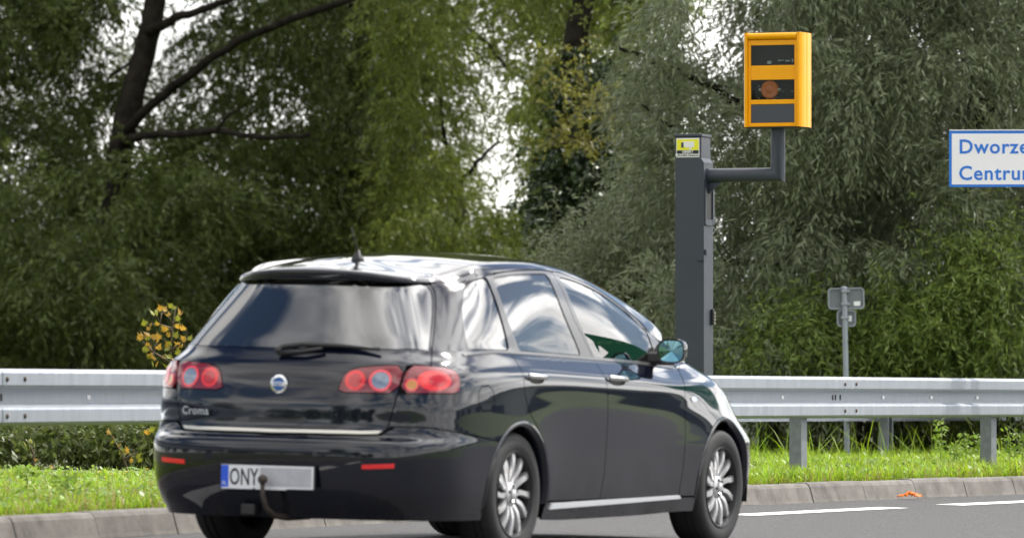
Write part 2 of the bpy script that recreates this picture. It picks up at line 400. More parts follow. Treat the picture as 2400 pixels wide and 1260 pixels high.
def guardrail(off, zt, face, splices, posts, label, name='guardrail', bolts=True):
    org = kpt((splices[0]+splices[-1])/2, off, 0)
    g = empty(name, org); tag(g, label, 'guardrail')
    for i in range(len(splices)-1):
        beam_mesh(splices[i]-(.16 if i else 0), splices[i+1]+.16, off, zt, face, org, .0035*(i % 2)).build('beam', 'galvanised', g, fix=False)
    pm = None
    for s in posts:
        x, y, t = kat(s, off); z = verge_z(s, off)
        if pm is None:
            # sigma-shaped post: web with folded flanges
            prof = [(-.06,-.012),(.052,-.012),(.052,.085),(.030,.085),(.030,.080),(.047,.080),(.047,-.007),(-.055,-.007),(-.055,.080),(-.038,.080),(-.038,.085),(-.06,.085)]
            pm = MB().prism(prof, -.3, zt-.14-.02).build('post', 'galvanised_dark', g, bevel=.002)
            po = pm
        else:
            po = twin(pm, g)
        po.location = Vector((x, y, z)) - org; po.rotation_euler = (0, 0, math.atan2(t[1], t[0]) + (0 if face > 0 else math.pi))
    if bolts:
        bmesh_ = None
        for s in splices[1:-1]:
            for ds in (-.11, .11):
                for z in (.255, .055):
                    zr = rail_z(s); x, y, t = kat(s+ds, off-face*.085)
                    if bmesh_ is None:
                        bmesh_ = MB().lathe([(0, .0001),(.001,.0001)][:0] + [(-.009, .0005), (-.008, .009), (-.004, .0145), (.004, .0155)], 10, 'y').build('bolt', 'rusty_bolt', g, smooth=True); bo = bmesh_
                    else: bo = twin(bmesh_, g)
                    bo.location = Vector((x, y, zr+zt-.31+z))-org; bo.rotation_euler = (0, 0, math.atan2(t[1], t[0]) + (0 if face > 0 else math.pi))
            for ds in (-.21, -.155, -.06):
                zr = rail_z(s); x, y, t = kat(s+ds, off-face*.0245)
                so = MB().box(-.014, .014, -.002, .004, -.02, .02).build('slot', 'slot_dark', g, bevel=.004)
                so.location = Vector((x, y, zr+zt-.155))-org; so.rotation_euler = (0, 0, math.atan2(t[1], t[0]))
        for s in (4.92, 15.91, 17.88, 18.86, 19.82):
            zr = rail_z(s); x, y, t = kat(s, off-face*.0245)
            so = MB().box(-.022, .022, -.004, .004, -.012, .012).build('reflector', 'reflector_white', g, bevel=.003)
            so.location = Vector((x, y, zr+zt-.155))-org; so.rotation_euler = (0, 0, math.atan2(t[1], t[0]))
    return g
guardrail(.66, .91, 1, [-8.8, -4.4, -.2, 3.88, 8.36, 12.73, 17.09, 21.2, 25.4, 29.7], [-7, -3.6, .2, 8.65, 12.5, 16.36, 20.21, 24.1, 28.0],
          'galvanised W-beam guardrail with rusty bolts standing just behind the kerb')
guardrail(4.75, .845, -1, [17.5, 20.9, 25.2, 29.5, 33.8], [18.9, 22.8, 26.75, 30.9], 'second galvanised guardrail behind the grass strip, seen from its post side', bolts=False)

# ------------------------------------------------------------------ speed camera
mat('column_grey', (.034,.042,.058), .42, var=.10, vscale=5, bump=.04, bscale=300, rvar=.05)
mat('yellow_paint', (.90,.385,.0), .34, coat=.10, spec=.22, var=.05, vscale=7)
mat('dark_panel', (.045,.052,.068), .45)
mat('black_plastic', (.012,.012,.013), .5)
mat('black_gloss', (.008,.009,.010), .12)
mat('red_lens', (.95,.20,.03), .25, var=.25, vscale=60)
mat('grey_metal', (.45,.46,.47), .35, metal=.7)
mat('sticker_yellow', (.82,.78,.02), .35)
mat('sticker_white', (.80,.80,.78), .4)
mat('lock_metal', (.28,.26,.22), .35, metal=.8)
mat('inner_dark', (.016,.020,.020), .8, var=.3, vscale=12)
glass('pane_glass', (.80,.84,.82), 1.22)
PHI = R(20)
D_SC = 44.5; XC = (1627-1200)/13333*D_SC
scm = empty('speed_camera', (XC, D_SC, .10), -PHI); tag(scm, 'yellow roadside speed camera on a dark grey square column with bent arm', 'speed camera')
Z0 = .10
def zz(py): return CAM_H + (842-py)/13333*D_SC - Z0
hw, hd = .118, .118
ztop = zz(322)
colm = MB()
# tapered shoulder on the right side below the cap
colm.prism([(-hw, -.3), (hw, -.3), (hw, zz(382)), (hw-.022, zz(372)), (hw-.022, ztop), (-hw, ztop)], -hd, hd, 'y')
col_o = colm.build('column', 'column_grey', scm, bevel=.004)
MB().box(-hw-.008, hw-.014, -hd-.008, hd+.006, ztop, ztop+.022).build('column_cap', 'column_grey', col_o, bevel=.004)
# recessed access plate on the right side
MB().box(hw-.002, hw+.012, -hd+.01, -hd+.03, zz(527), zz(440)).build('side_plate', 'column_grey', col_o, bevel=.002)
MB().box(hw-.001, hw+.014, hd-.045, hd-.004, zz(527), zz(440)).build('side_plate', 'column_grey', col_o, bevel=.002)
MB().box(hw-.001, hw+.012, -hd+.03, hd-.045, zz(529), zz(515)).build('side_plate', 'column_grey', col_o, bevel=.002)
MB().box(hw+.0005, hw+.004, -hd+.03, hd-.045, zz(514), zz(442)).build('side_recess', 'black_plastic', col_o)
# hinge blocks and lock
MB().box(hw-.05, hw+.006, -hd-.016, -hd+.02, zz(612), zz(598)).build('hinge', 'column_grey', col_o, bevel=.003)
MB().box(hw+.001, hw+.018, -hd+.01, -hd+.06, zz(598), zz(585)).build('hinge', 'column_grey', col_o, bevel=.003)
lk = MB().box(hw, hw+.02, .055, .10, zz(761), zz(724)).build('lock', 'black_plastic', col_o, bevel=.004)
for q in (733, 741, 749, 757):
    MB().box(hw+.02, hw+.03, .06, .095, zz(q+3), zz(q-2)).build('lock_dial', 'lock_metal', scm, bevel=.003)
# warning sticker
st = MB().box(-.108, .082, -hd-.003, -hd-.0005, zz(370), zz(325)).build('sticker', 'sticker_white', scm, bevel=.008)
MB().box(-.102, .076, -hd-.0045, -hd-.003, zz(353), zz(328)).build('sticker_field', 'sticker_yellow', st)
MB().box(-.102, .076, -hd-.0045, -hd-.003, zz(367.5), zz(353.6)).build('sticker_band', 'black_plastic', st)
pic = MB(); pic.box(-.052, .040, -hd-.0062, -hd-.005, zz(345), zz(333)).box(.000, .016, -hd-.0062, -hd-.005, zz(352), zz(345))
pic.box(-.03, .034, -hd-.0062, -hd-.005, zz(347), zz(345)).build('camera_pictogram', 'sticker_white', st, bevel=.0005)
MB().box(-.066, -.046, -hd-.0072, -hd-.0062, zz(347), zz(335)).build('camera_pictogram', 'dark_panel', st)
RX = Matrix.Rotation(R(90), 4, 'X')
text('lettering', 'OBIEKT', .026, 'sticker_white', st, Matrix.Translation((-.013, -hd-.005, zz(359.5))) @ RX, .0004, 'CENTER', 1.05, .0008)
text('lettering', 'MONITOROWANY', .0235, 'sticker_white', st, Matrix.Translation((-.013, -hd-.005, zz(366.3))) @ RX, .0004, 'CENTER', 1.0, .0008)
# bent arm
XB = (1820-1627)/13333*D_SC/math.cos(PHI) ; ZA = zz(412); RA = .056
arm = MB(); N_ = 24; rings = []
for k in range(N_):
    t = 2*math.pi*k/N_; c_, s_ = math.cos(t), math.sin(t)
    rings.append(((hw-.01, s_*RA, ZA+c_*RA), (XB - c_*RA, s_*RA, ZA+c_*RA), (XB - c_*RA, s_*RA, zz(296))))
for r_ in range(3): arm.v += [rings[k][r_] for k in range(N_)]
for r_ in range(2):
    for k in range(N_): arm.f.append((r_*N_+k, r_*N_+(k+1) % N_, (r_+1)*N_+(k+1) % N_, (r_+1)*N_+k))
arm_o = arm.build('arm', 'column_grey', scm, smooth='auto')
MB().lathe([(hw-.002, RA+.001), (hw-.002, RA+.012), (hw+.014, RA+.012), (hw+.014, RA+.001)], 24, 'x', (0, 0, ZA)).build('arm_flange', 'column_grey', arm_o)
MB().prism([(hw, ZA-RA*.6), (hw+.105, ZA-RA*.9), (hw+.105, ZA-RA*1.05), (hw, ZA-RA*2.6)], -.008, .008, 'y').build('gusset', 'column_grey', arm_o)
# yellow housing
hx, hy = .243, .15; zb, zt_ = zz(302), zz(83)
def rr_poly(x0, x1, y0, y1, r, n=5):
    P = []
    for cx, cy, a0 in ((x1-r, y0+r, -90), (x1-r, y1-r, 0), (x0+r, y1-r, 90), (x0+r, y0+r, 180)):
        for k in range(n+1):
            a = R(a0+90*k/n); P.append((cx+r*math.cos(a), cy+r*math.sin(a)))
    return P
hous = empty('housing', (XB, 0, 0), 0, scm)
# the cheeks stand proud of the front, with rounded verticals
for sx in (-1, 1):
    x0, x1 = (hx-.045, hx) if sx > 0 else (-hx, -hx+.045)
    # pressed side wall: bulging, with two shallow grooves
    P_ = [(x0 if sx > 0 else x1, -hy-.004), ((x0 if sx > 0 else x1)+sx*.004, -hy-.012)]
    for k in range(25):
        t = k/24; b_ = .030*math.sin(math.pi*min(max(t, .0), 1))**.55-.004*(abs(t-.36) < .03)-.004*(abs(t-.70) < .03)
        P_.append((sx*(hx-.024+b_), -hy-.012+t*(2*hy+.012)))
    P_.append((x0 if sx > 0 else x1, hy))
    MB().prism(P_, zb, zt_).build('cheek', 'yellow_paint', hous, smooth='auto')
MB().box(-hx+.046, hx-.046, hy-.03, hy-.002, zb+.004, zt_-.004).build('back_wall', 'yellow_paint', hous, bevel=.006)
MB().box(-hx+.02, hx-.02, -hy+.006, hy-.03, zt_-.02, zt_-.004).build('roof_plate', 'yellow_paint', hous)
MB().box(-hx+.02, hx-.02, -hy+.006, hy-.03, zb+.004, zb+.02).build('floor_plate', 'yellow_paint', hous)
MB().box(-hx+.01, hx-.01, -hy+.004, hy-.004, zb-.007, zb+.001).build('base_gasket', 'black_plastic', hous, bevel=.003)
MB().box(-hx+.03, hx-.06, -.02, hy-.03, zt_, zt_+.012).build('vent_cap', 'black_plastic', hous, bevel=.003)
MB().tube([(hx-.12, .03, zt_), (hx-.12, .03, zt_+.55)], .0035, 6).build('aerial', 'black_plastic', hous)
# rounded brow along the top of the front
yv = -hy
brow = MB().tube([(-hx+.045, yv+.012, zt_-.028), (hx-.045, yv+.012, zt_-.028)], .026, 16).build('brow', 'yellow_paint', hous, smooth='auto')
fx0, fx1 = -hx+.046, hx-.046; fi0, fi1 = fx0+.020, fx1-.020
def fz(py): return zz(py)
bands = [(112, 100), (192.5, 159), (249, 238.5), (300, 292.5)]
for a_, b_ in bands:
    MB().box(fi0, fi1, yv+.012, yv+.03, fz(a_), fz(b_)).build('front_bar', 'yellow_paint', hous, bevel=.002)
for x0, x1 in ((fx0, fi0), (fi1, fx1)):
    MB().box(x0, x1, yv+.009, yv+.03, fz(300), fz(100)).build('front_stile', 'yellow_paint', hous, bevel=.002)
MB().box(fi0, fi1, yv+.016, yv+.028, fz(292.5), fz(249)).build('grey_panel', 'dark_panel', hous, bevel=.002)
MB().box(fi0-.01, fi1+.01, yv+.075, yv+.08, fz(300), fz(100)).build('inner_wall', 'inner_dark', hous)
for a_, b_ in ((159, 112), (238.5, 192.5)):
    MB().box(fi0, fi1, yv+.017, yv+.021, fz(a_), fz(b_)).build('window_pane', 'pane_glass', hous)
xl = lambda px: (px-1806.5)/13333*D_SC/math.cos(PHI)
MB().lathe([(yv+.07, .072), (yv+.040, .071), (yv+.032, .064), (yv+.036, .034), (yv+.030, .024), (yv+.029, .0005)], 28, 'y', (xl(1797)+.0, 0, fz(215))).build('flash_lens', 'red_lens', hous, smooth='auto')
for q in (1775, 1819):
    MB().lathe([(yv+.07, .010), (yv+.036, .010), (yv+.031, .0005)], 12, 'y', (xl(q), 0, fz(215))).build('lens_screw', 'sticker_white', hous, smooth=True)
for q in ((1770, 206), (1770, 233), (1825, 219), (1846, 219), (1790, 236), (1806, 236), (1812, 232)):
    MB().box(xl(q[0])-.003, xl(q[0])+.003, yv+.068, yv+.075, fz(q[1])-.003, fz(q[1])+.003).build('screw', 'sticker_white', hous)
MB().box(xl(1856), xl(1866), yv+.04, yv+.07, fz(238), fz(225)).build('sensor_block', 'grey_metal', hous, bevel=.002)
for q in ((1791, 1800, 155, 148), (1815, 1820, 149, 146), (1832, 1842, 150, 147), (1847, 1850, 151, 144), (1822, 1827, 148, 146)):
    MB().box(xl(q[0]), xl(q[1]), yv+.05, yv+.07, fz(q[2]), fz(q[3])).build('camera_fitting', 'grey_metal', hous)

# ------------------------------------------------------------------ direction sign
mat('sign_blue', (.012,.18,.68), .4)
mat('sign_white', (.88,.88,.91), .45, var=.03, vscale=3)
mat('sign_green', (.0,.20,.10), .4)
mat('sign_back', (.17,.18,.20), .55, var=.08, vscale=4)
D_DS = 46.0; pxm = D_DS/13333
sx0 = (2225-1200)*pxm; szt = CAM_H+(842-306)*pxm; szb = CAM_H+(842-438)*pxm
ds = empty('direction_sign', (sx0+.72, D_DS, 0), R(-3)); tag(ds, 'white direction sign with blue frame and blue lettering, raised above the guardrail', 'sign')
W_ = 1.44; zc0, zc1 = szb, szt
MB().box(-.72, .72, 0, .004, zc0, zc1).build('sign_plate', 'sign_blue', ds)
MB().box(-.72+.022, .72-.022, -.002, 0, zc0+.021, zc1-.024).build('sign_face', 'sign_white', ds)
MB().box(-.718, .718, -.004, .02, zc1, zc1+.008).build('edge_strip', 'sign_white', ds)
tx = -.72 + (2247-2225)*pxm
text('lettering', 'Dworzec', .160, 'sign_blue', ds, Matrix.Translation((tx, -.003, CAM_H+(842-359)*pxm)) @ RX, .0006, 'LEFT', 1.09, .0030)
text('lettering', 'Centrum', .160, 'sign_blue', ds, Matrix.Translation((tx, -.003, CAM_H+(842-421)*pxm)) @ RX, .0006, 'LEFT', 1.09, .0030)
MB().box(-.7, .7, .006, .03, zc0+.06, zc0+.09).box(-.7, .7, .006, .03, zc1-.09, zc1-.06).build('stiffener', 'grey_metal', ds)
for x in (-.02+.38, .66):
    MB().tube([(x, .06, -.4), (x, .06, zc1-.02)], .038, 12).build('post', 'galvanised_dark', ds, smooth='auto')

# ------------------------------------------------------------------ road sign seen from behind
D_RS = 53.5; pr = D_RS/13333
mat('zinc_pole', (.30,.33,.37), .45, metal=.3, var=.1, vscale=6)
rs = empty('road_sign', ((1986-1200)*pr, D_RS, .06)); tag(rs, 'two small grey road sign plates seen from behind on a thin zinc pole', 'sign')
def rp(px_, py_): return ((px_-1986)*pr, CAM_H+(842-py_)*pr-.06)
pole = MB().tube([(rp(1986, 1075)[0], -.03, -.2), (rp(1982, 860)[0], -.03, rp(0, 860)[1]), (rp(1978, 676)[0], -.03, rp(0, 674)[1])], .026, 12).build('pole', 'zinc_pole', rs, smooth='auto')
MB().lathe([(0, .030), (.012, .028), (.018, .0005)], 12, 'z', (rp(1978, 0)[0], -.03, rp(0, 675)[1])).build('pole_cap', 'zinc_pole', pole, smooth=True)
def plate(x0, x1, y0, y1, tilt):
    a = rp(x0, y0); b = rp(x1, y1); e = empty('sign_plate', ((a[0]+b[0])/2, 0, (a[1]+b[1])/2), 0, rs); e.rotation_euler = (0, tilt, R(6))
    w2, h2 = abs(b[0]-a[0])/2, abs(a[1]-b[1])/2
    pl = MB().prism(rr_poly(-w2+.01, w2-.01, -h2+.01, h2-.01, .03), 0, .003, 'y').build('sheet', 'sign_back', e)
    o_, i_ = rr_poly(-w2, w2, -h2, h2, .035), rr_poly(-w2+.012, w2-.012, -h2+.012, h2-.012, .025); n = len(o_); mb = MB()
    mb.v = [(p[0], -.014, p[1]) for p in o_]+[(p[0], -.014, p[1]) for p in i_]+[(p[0], .006, p[1]) for p in o_]+[(p[0], .002, p[1]) for p in i_]
    for k in range(n):
        j = (k+1) % n; mb.f += [(k, j, n+j, n+k), (k, 2*n+k, 2*n+j, j), (n+k, n+j, 3*n+j, 3*n+k)]
    mb.build('folded_rim', 'zinc_pole', e)
    return e, w2, h2
e, w2, h2 = plate(1940, 2026, 674, 724, R(-1.5))
MB().box(w2-.10, w2-.04, -.0035, -.001, -h2+.03, -h2+.07).build('inspection_sticker', 'sign_white', e)
e, w2, h2 = plate(1961, 2006, 726, 765, R(-.8))
MB().box(w2-.075, w2-.04, -.0035, -.001, -h2+.05, -h2+.10).build('inspection_sticker', 'sign_white', e)
for y_ in (682, 712, 744):
    MB().box(rp(1979, 0)[0]-.034, rp(1979, 0)[0]+.045, -.062, .003, rp(0, y_+3)[1], rp(0, y_-3)[1]).build('clamp', 'zinc_pole', rs, bevel=.003)
# ------------------------------------------------------------------ fallen leaf in the gutter
mat('orange_leaf', (.62,.16,.02), .7, var=.35, vscale=30, transl=.2)
lf = MB(); g = random.Random(8); n = 7
lx, ly, _ = kat(16.55, -.12); lz = road_z(lx, ly)
for i in range(n+1):
    for j in range(n+1):
        a = (i/n-.5); b = (j/n-.5); wv = 1-abs(b)*.9
        lf.v.append((a*.20*wv, b*.10, .012+.055*abs(math.sin(i*1.7+j*.8))*(1-abs(a)*1.4)+g.uniform(0, .012)))
for i in range(n):
    for j in range(n): lf.f.append((i*(n+1)+j, (i+1)*(n+1)+j, (i+1)*(n+1)+j+1, i*(n+1)+j+1))
o = lf.build('fallen_leaf', 'orange_leaf', smooth=True, loc=(lx, ly, lz)); tag(o, 'crumpled orange leaf lying on the road at the foot of the kerb', 'leaf')
# ------------------------------------------------------------------ trees
mat('bark', (.012,.010,.008), .95, spec=.1, var=.45, vscale=7, bump=.8, bscale=22, col2=(.030,.026,.020))
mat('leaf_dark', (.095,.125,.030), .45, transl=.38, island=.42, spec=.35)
mat('leaf_olive', (.15,.19,.035), .45, transl=.40, island=.40, spec=.35)
mat('leaf_grey', (.19,.22,.125), .42, transl=.34, island=.42, spec=.45)
mat('leaf_fresh', (.16,.22,.045), .45, transl=.42, island=.38, spec=.4)
mat('leaf_yellow', (.19,.19,.035), .5, transl=.45, island=.35)
mat('leaf_far', (.13,.19,.055), .6, transl=.35, island=.3)
mat('leaf_ivy', (.030,.052,.014), .35, transl=.15, island=.4)
# opacity of the leaf wall as seen from the road, cells of 100 x 100 (0 open sky .. 9 closed)
DENS = ["997356776666688726899999999999",
        "997456776666788747899999999999",
        "997567777765687858999999999999",
        "998667898873497878999999999999",
        "999778999872497878999999999999",
        "999999999985588878999999999999",
        "999999999999888878999999999999",
        "999999999999999988999999999999",
        "999999999999999988999999999999"]
def dens(px, py):
    c = np.clip((px/100).astype(int)+0, 0, 29); r = np.clip((py/100).astype(int), 0, 8)
    T_ = np.array([[int(ch) for ch in row] for row in DENS])
    # bilinear between cell centres
    fx = np.clip(px/100-.5, 0, 28.99); fy = np.clip(py/100-.5, 0, 7.99); ix = fx.astype(int); iy = fy.astype(int); a = fx-ix; b = fy-iy
    return (T_[iy, ix]*(1-a)*(1-b)+T_[iy, ix+1]*a*(1-b)+T_[iy+1, ix]*(1-a)*b+T_[iy+1, ix+1]*a*b)/9
def sprays(P, D, Ln, nl, leaf_l, leaf_w, g, droop=.6):
    """drooping twigs starting at P along D, each with nl narrow leaves; returns quads of four vertices"""
    n = len(P)
    D = D/np.linalg.norm(D, axis=1, keepdims=True)
    t = (np.arange(nl)+.6)/nl
    dr = np.zeros((n, 1, 3)); dr[:, 0, 2] = -droop*Ln
    C = P[:,None,:] + D[:,None,:]*(Ln[:,None]*t[None])[:,:,None] + dr*(t**2)[None,:,None]
    C = C + g.normal(0, .015, C.shape)
    ax = D[:,None,:]*Ln[:,None,None] + 2*dr*t[None,:,None]
    ax = ax/np.linalg.norm(ax, axis=2, keepdims=True)
    rnd = g.normal(0, 1, C.shape)
    sd = np.cross(ax, rnd); sd /= np.linalg.norm(sd, axis=2, keepdims=True)+1e-9
    ld = ax*.72 + sd*.60; ld[...,2] -= .18; ld /= np.linalg.norm(ld, axis=2, keepdims=True)
    wd = np.cross(ld, g.normal(0, 1, C.shape)); wd /= np.linalg.norm(wd, axis=2, keepdims=True)+1e-9
    l = leaf_l*g.uniform(.6, 1.25, (n, nl, 1)); w = leaf_w*g.uniform(.7, 1.3, (n, nl, 1))
    V = np.stack([C, C+ld*l*.45+wd*w*.5, C+ld*l, C+ld*l*.45-wd*w*.5], 2)
    return V.reshape(-1, 3)
def leaf_obj(name, V, m, parent):
    n = len(V)//4; q = np.arange(n*4).reshape(n, 4)
    o = put(name, fast_mesh(name, V - np.array(parent.location), q), m, parent); o['kind'] = 'stuff'
    return o
def at(px, py, d): return Vector(((px-1200)/13333*d, d, CAM_H+(842-py)/13333*d))
def limb(mb, pts, r0, r1, n=9, jit=.0, seed=0):
    g = random.Random(seed); P = [at(*p) for p in pts]; out = []
    for i in range(len(P)-1):
        for k in range(4):
            t = k/4; a = P[max(i-1, 0)]; b = P[i]; c = P[i+1]; d = P[min(i+2, len(P)-1)]
            q = .5*((2*b)+(c-a)*t+(2*a-5*b+4*c-d)*t*t+(3*b-a-3*c+d)*t**3); out.append(q+Vector((g.uniform(-jit, jit), g.uniform(-jit, jit), g.uniform(-jit, jit))))
    out.append(P[-1]); m = len(out)
    mb.tube(out, [r0+(r1-r0)*i/(m-1) for i in range(m)], n)
    return mb
def tree(name, label, base, limbs, cols, depth, n, m, seed, leaf=(.085, .015), top=(11., 2600), group='willows beyond the guardrail', m_hi=None, low=0., front=None):
    """limbs: [(pixel path, r0, r1)], the first one the trunk; cols: the stretch of leaf wall that this crown fills"""
    root = empty(name, base); tag(root, label, 'tree', group)
    w = MB()
    for k, (pts, r0, r1) in enumerate(limbs): limb(w, pts, r0, r1, 10 if k == 0 else 7, .02, seed+k)
    w.v = [tuple(Vector(p)-Vector(base)) for p in w.v]
    w.build('trunk', 'bark', root, smooth=True)
    g = np.random.default_rng(seed)
    # the crown hangs in clumps of drooping twigs
    nc = n//52
    px = g.uniform(cols[0], cols[1], nc*7); py = g.uniform(-230, 880-low, nc*7)
    keep = g.random(nc*7) < dens(px, np.clip(py+45, 0, 899))**2.6
    px, py = px[keep][:nc], py[keep][:nc]
    d = depth[0]+(depth[1]-depth[0])*g.random(len(px))
    if front is not None:                       # low boughs hang in front of the trunk
        m_ = (py > front) & (g.random(len(py)) < .3); d = np.where(m_, depth[0]-g.uniform(.5, 4, len(py)), d)
    C = np.stack([(px-1200)/13333*d, d, CAM_H+(842-py)/13333*d], 1)
    k = 42; rad = g.uniform(.16, .42, len(C))*d/60
    O = g.normal(0, 1, (len(C), k, 3)); O /= np.linalg.norm(O, axis=2, keepdims=True)
    O *= g.random((len(C), k, 1))**.5
    P = (C[:,None,:]+O*rad[:,None,None]*np.array([1.15, 1.15, .8])).reshape(-1, 3)
    D = O.reshape(-1, 3)*.8+np.repeat(g.normal(0, .5, (len(C), 3)), k, 0)+g.normal(0, .25, P.shape); D[:,2] -= .35
    qx = 1200+13333*P[:,0]/P[:,1]; qy = 842-13333*(P[:,2]-CAM_H)/P[:,1]
    ok = (P[:,2] > .25) & (g.random(len(P)) < np.clip((dens(np.clip(qx, 0, 2900), np.clip(qy+35, 0, 899))-.16)*1.9, 0, 1)); P, D = P[ok], D[ok]
    Ln = g.uniform(.22, .62, len(P))
    parts = [sprays(P, D, Ln, 14, leaf[0], leaf[1], g, .48)]
    leaf_obj('crown', np.concatenate(parts), m, root)
    # the rest of the crown, above what the lens frames: coarser boughs
    h, nt = top
    cx = ((cols[0]+cols[1])/2-1200)/13333*sum(depth)/2; rx = (cols[1]-cols[0])/2/13333*sum(depth)/2*1.25; cy = sum(depth)/2
    a = g.uniform(0, 2*math.pi, nt); r_ = np.sqrt(g.random(nt)); z0 = CAM_H+1.35+842/13333*depth[1]; h = max(h, z0+3.5); z = g.uniform(z0, h, nt); sh = np.sqrt(np.clip(1-((z-z0)/(h-z0+.6))**2, .05, 1))
    P = np.stack([cx+np.cos(a)*r_*rx*sh, cy+np.sin(a)*r_*3.2*sh, z], 1)
    D = g.normal(0, 1, P.shape); D[:,2] -= .2
    up = sprays(P, D, g.uniform(.5, 1.1, nt), 9, .26, .10, g, .6)
    leaf_obj('upper_crown', up, m_hi or m, root)
    return root
tree('willow_tree', 'dark leaning willow with a long level limb over the black car', at(150, 1085, 75),
     [([(140,1110,75.0),(190,900,75.0),(245,600,75.2),(285,330,75.4),(325,170,75.6),(360,20,75.8),(385,-160,76.0),(420,-500,76.0)], .20, .12),
      ([(295,310,75.3),(345,255,75.0),(430,185,74.6),(560,95,74.2),(680,45,74.0),(800,5,73.8),(1000,-60,73.5)], .072, .04),
      ([(290,335,75.2),(335,318,74.8),(420,312,74.4),(520,308,74.0),(620,322,73.7),(725,316,73.4)], .062, .028),
      ([(510,305,74.0),(530,275,74.0),(560,255,74.0)], .028, .015),
      ([(350,75,75.6),(400,48,75.2),(460,28,75.0),(560,-10,74.6)], .075, .04),
      ([(335,120,75.7),(300,150,75.9),(255,185,76.0)], .03, .015),
      ([(90,70,76.5),(150,20,76.4),(220,-40,76.3)], .05, .06), ([(240,840,75.0),(300,800,74.6),(370,760,74.2)], .06, .02)],
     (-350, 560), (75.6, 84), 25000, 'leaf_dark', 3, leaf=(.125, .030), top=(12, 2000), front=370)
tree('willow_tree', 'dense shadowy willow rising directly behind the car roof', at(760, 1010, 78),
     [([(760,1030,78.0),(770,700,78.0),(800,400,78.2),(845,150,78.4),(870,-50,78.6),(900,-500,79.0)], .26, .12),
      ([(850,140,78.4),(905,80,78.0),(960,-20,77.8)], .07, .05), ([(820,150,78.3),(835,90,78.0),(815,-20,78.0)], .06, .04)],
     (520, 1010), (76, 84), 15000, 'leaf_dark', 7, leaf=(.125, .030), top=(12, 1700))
tree('willow_tree', 'light olive willow with bright sky glittering through its thin crown', at(1060, 1010, 74),
     [([(1120,1030,76.0),(1110,700,76.0),(1060,420,76.0),(1130,360,75.8),(1210,330,75.8)][:3], .2, .09),
      ([(1090,560,76.0),(1040,300,75.0),(1020,80,74.3),(1045,10,74.0),(1090,55,74.0),(1150,110,74.0),(1200,170,74.0),(1250,190,74.0)], .03, .018),
      ([(1065,440,75.9),(1110,390,74.5),(1135,365,74.5),(1170,330,74.5)], .03, .02)],
     (900, 1330), (72, 79), 9500, 'leaf_olive', 13, leaf=(.11, .028), top=(12, 1100))
tree('ivy_clad_tree', 'ivy-clad dark trunk with yellowing leaves beside the grey column', at(1335, 1000, 66),
     [([(1330,1010,66),(1325,700,66),(1330,480,66),(1350,330,66),(1345,150,66),(1370,-60,66.2),(1380,-500,66.4)], .24, .10),
      ([(1365,330,66),(1440,250,65.6),(1500,190,65.2)], .04, .02), ([(1320,420,66),(1270,400,66)], .05, .03)],
     (1230, 1580), (66, 72), 8000, 'leaf_olive', 23, leaf=(.095, .028), top=(11, 2200), group=None)
tree('willow_tree', 'grey-leaved willow standing behind the yellow camera housing', at(1835, 1075, 58),
     [([(1835,1085,58.0),(1830,900,58.0),(1822,700,58.0),(1840,520,58.0),(1870,330,58.0),(1885,150,58.0),(1880,0,58.0),(1850,-120,58.0),(1830,-500,58.0)], .20, .10),
      ([(1885,320,58.0),(1800,262,57.6),(1735,238,57.4),(1660,200,57.2),(1590,165,57.0),(1520,140,56.8),(1450,112,56.6)], .055, .018),
      ([(1886,60,58.0),(1915,-10,58.0),(1960,-100,58.0)], .05, .04), ([(1880,20,58.0),(1800,60,58.3),(1770,20,58.5)], .04, .02),
      ([(1825,640,58.0),(1760,620,57.6),(1690,605,57.3)], .045, .03), ([(1830,690,58.0),(1780,720,57.6),(1740,760,57.4)], .03, .012),
      ([(1600,300,57.2),(1560,290,57.0),(1500,240,57.0)], .02, .01)],
     (1530, 2060), (54.6, 62), 14500, 'leaf_grey', 31, leaf=(.105, .019), top=(9, 1500))
tree('willow_tree', 'broad willow closing the view behind the white direction sign', at(2250, 1075, 58),
     [([(2270,1085,59.0),(2270,800,59.0),(2290,400,59.0),(2310,100,59.0),(2330,-500,59.0)], .22, .12),
      ([(2280,600,59.0),(2380,520,58.6),(2500,450,58.0)], .06, .03), ([(2285,500,59.0),(2150,380,58.6),(2060,330,58.0)], .05, .02)],
     (1960, 2720), (54.6, 62), 19500, 'leaf_grey', 41, leaf=(.105, .019), top=(9, 1900))
# ivy on the dark trunk and its yellow tuft
def leaf_cloud(parent, name, specs, m, seed, leaf, nl=9, L=(.12, .3), droop=.4):
    g = np.random.default_rng(seed); parts = []
    for (px, py, d, rx, ry, rd, n) in specs:
        a = g.normal(0, .45, (n, 3)); x = px+a[:,0]*rx; y = py+a[:,1]*ry; dd = d+a[:,2]*rd
        P = np.stack([(x-1200)/13333*dd, dd, CAM_H+(842-y)/13333*dd], 1); P = P[P[:,2] > .1]
        D = g.normal(0, 1, P.shape)
        parts.append(sprays(P, D, g.uniform(L[0], L[1], len(P)), nl, leaf[0], leaf[1], g, droop))
    return leaf_obj(name, np.concatenate(parts), m, parent)
ivy = [o for o in COL.objects if o.name.startswith('ivy_clad_tree')][0]
leaf_cloud(ivy, 'ivy', [(1350,410,65.4,75,90,.6,1300),(1335,500,65.4,85,50,.6,800),(1370,260,65.6,70,120,.6,600)], 'leaf_ivy', 61, (.075, .06))
leaf_cloud(ivy, 'yellow_foliage', [(1400,270,64.5,130,80,1.,70),(1350,330,64.5,90,60,1.,40),(1440,230,64.5,80,60,1.,30),(1330,160,64.6,100,90,1.,40)], 'leaf_yellow', 62, (.08, .032))
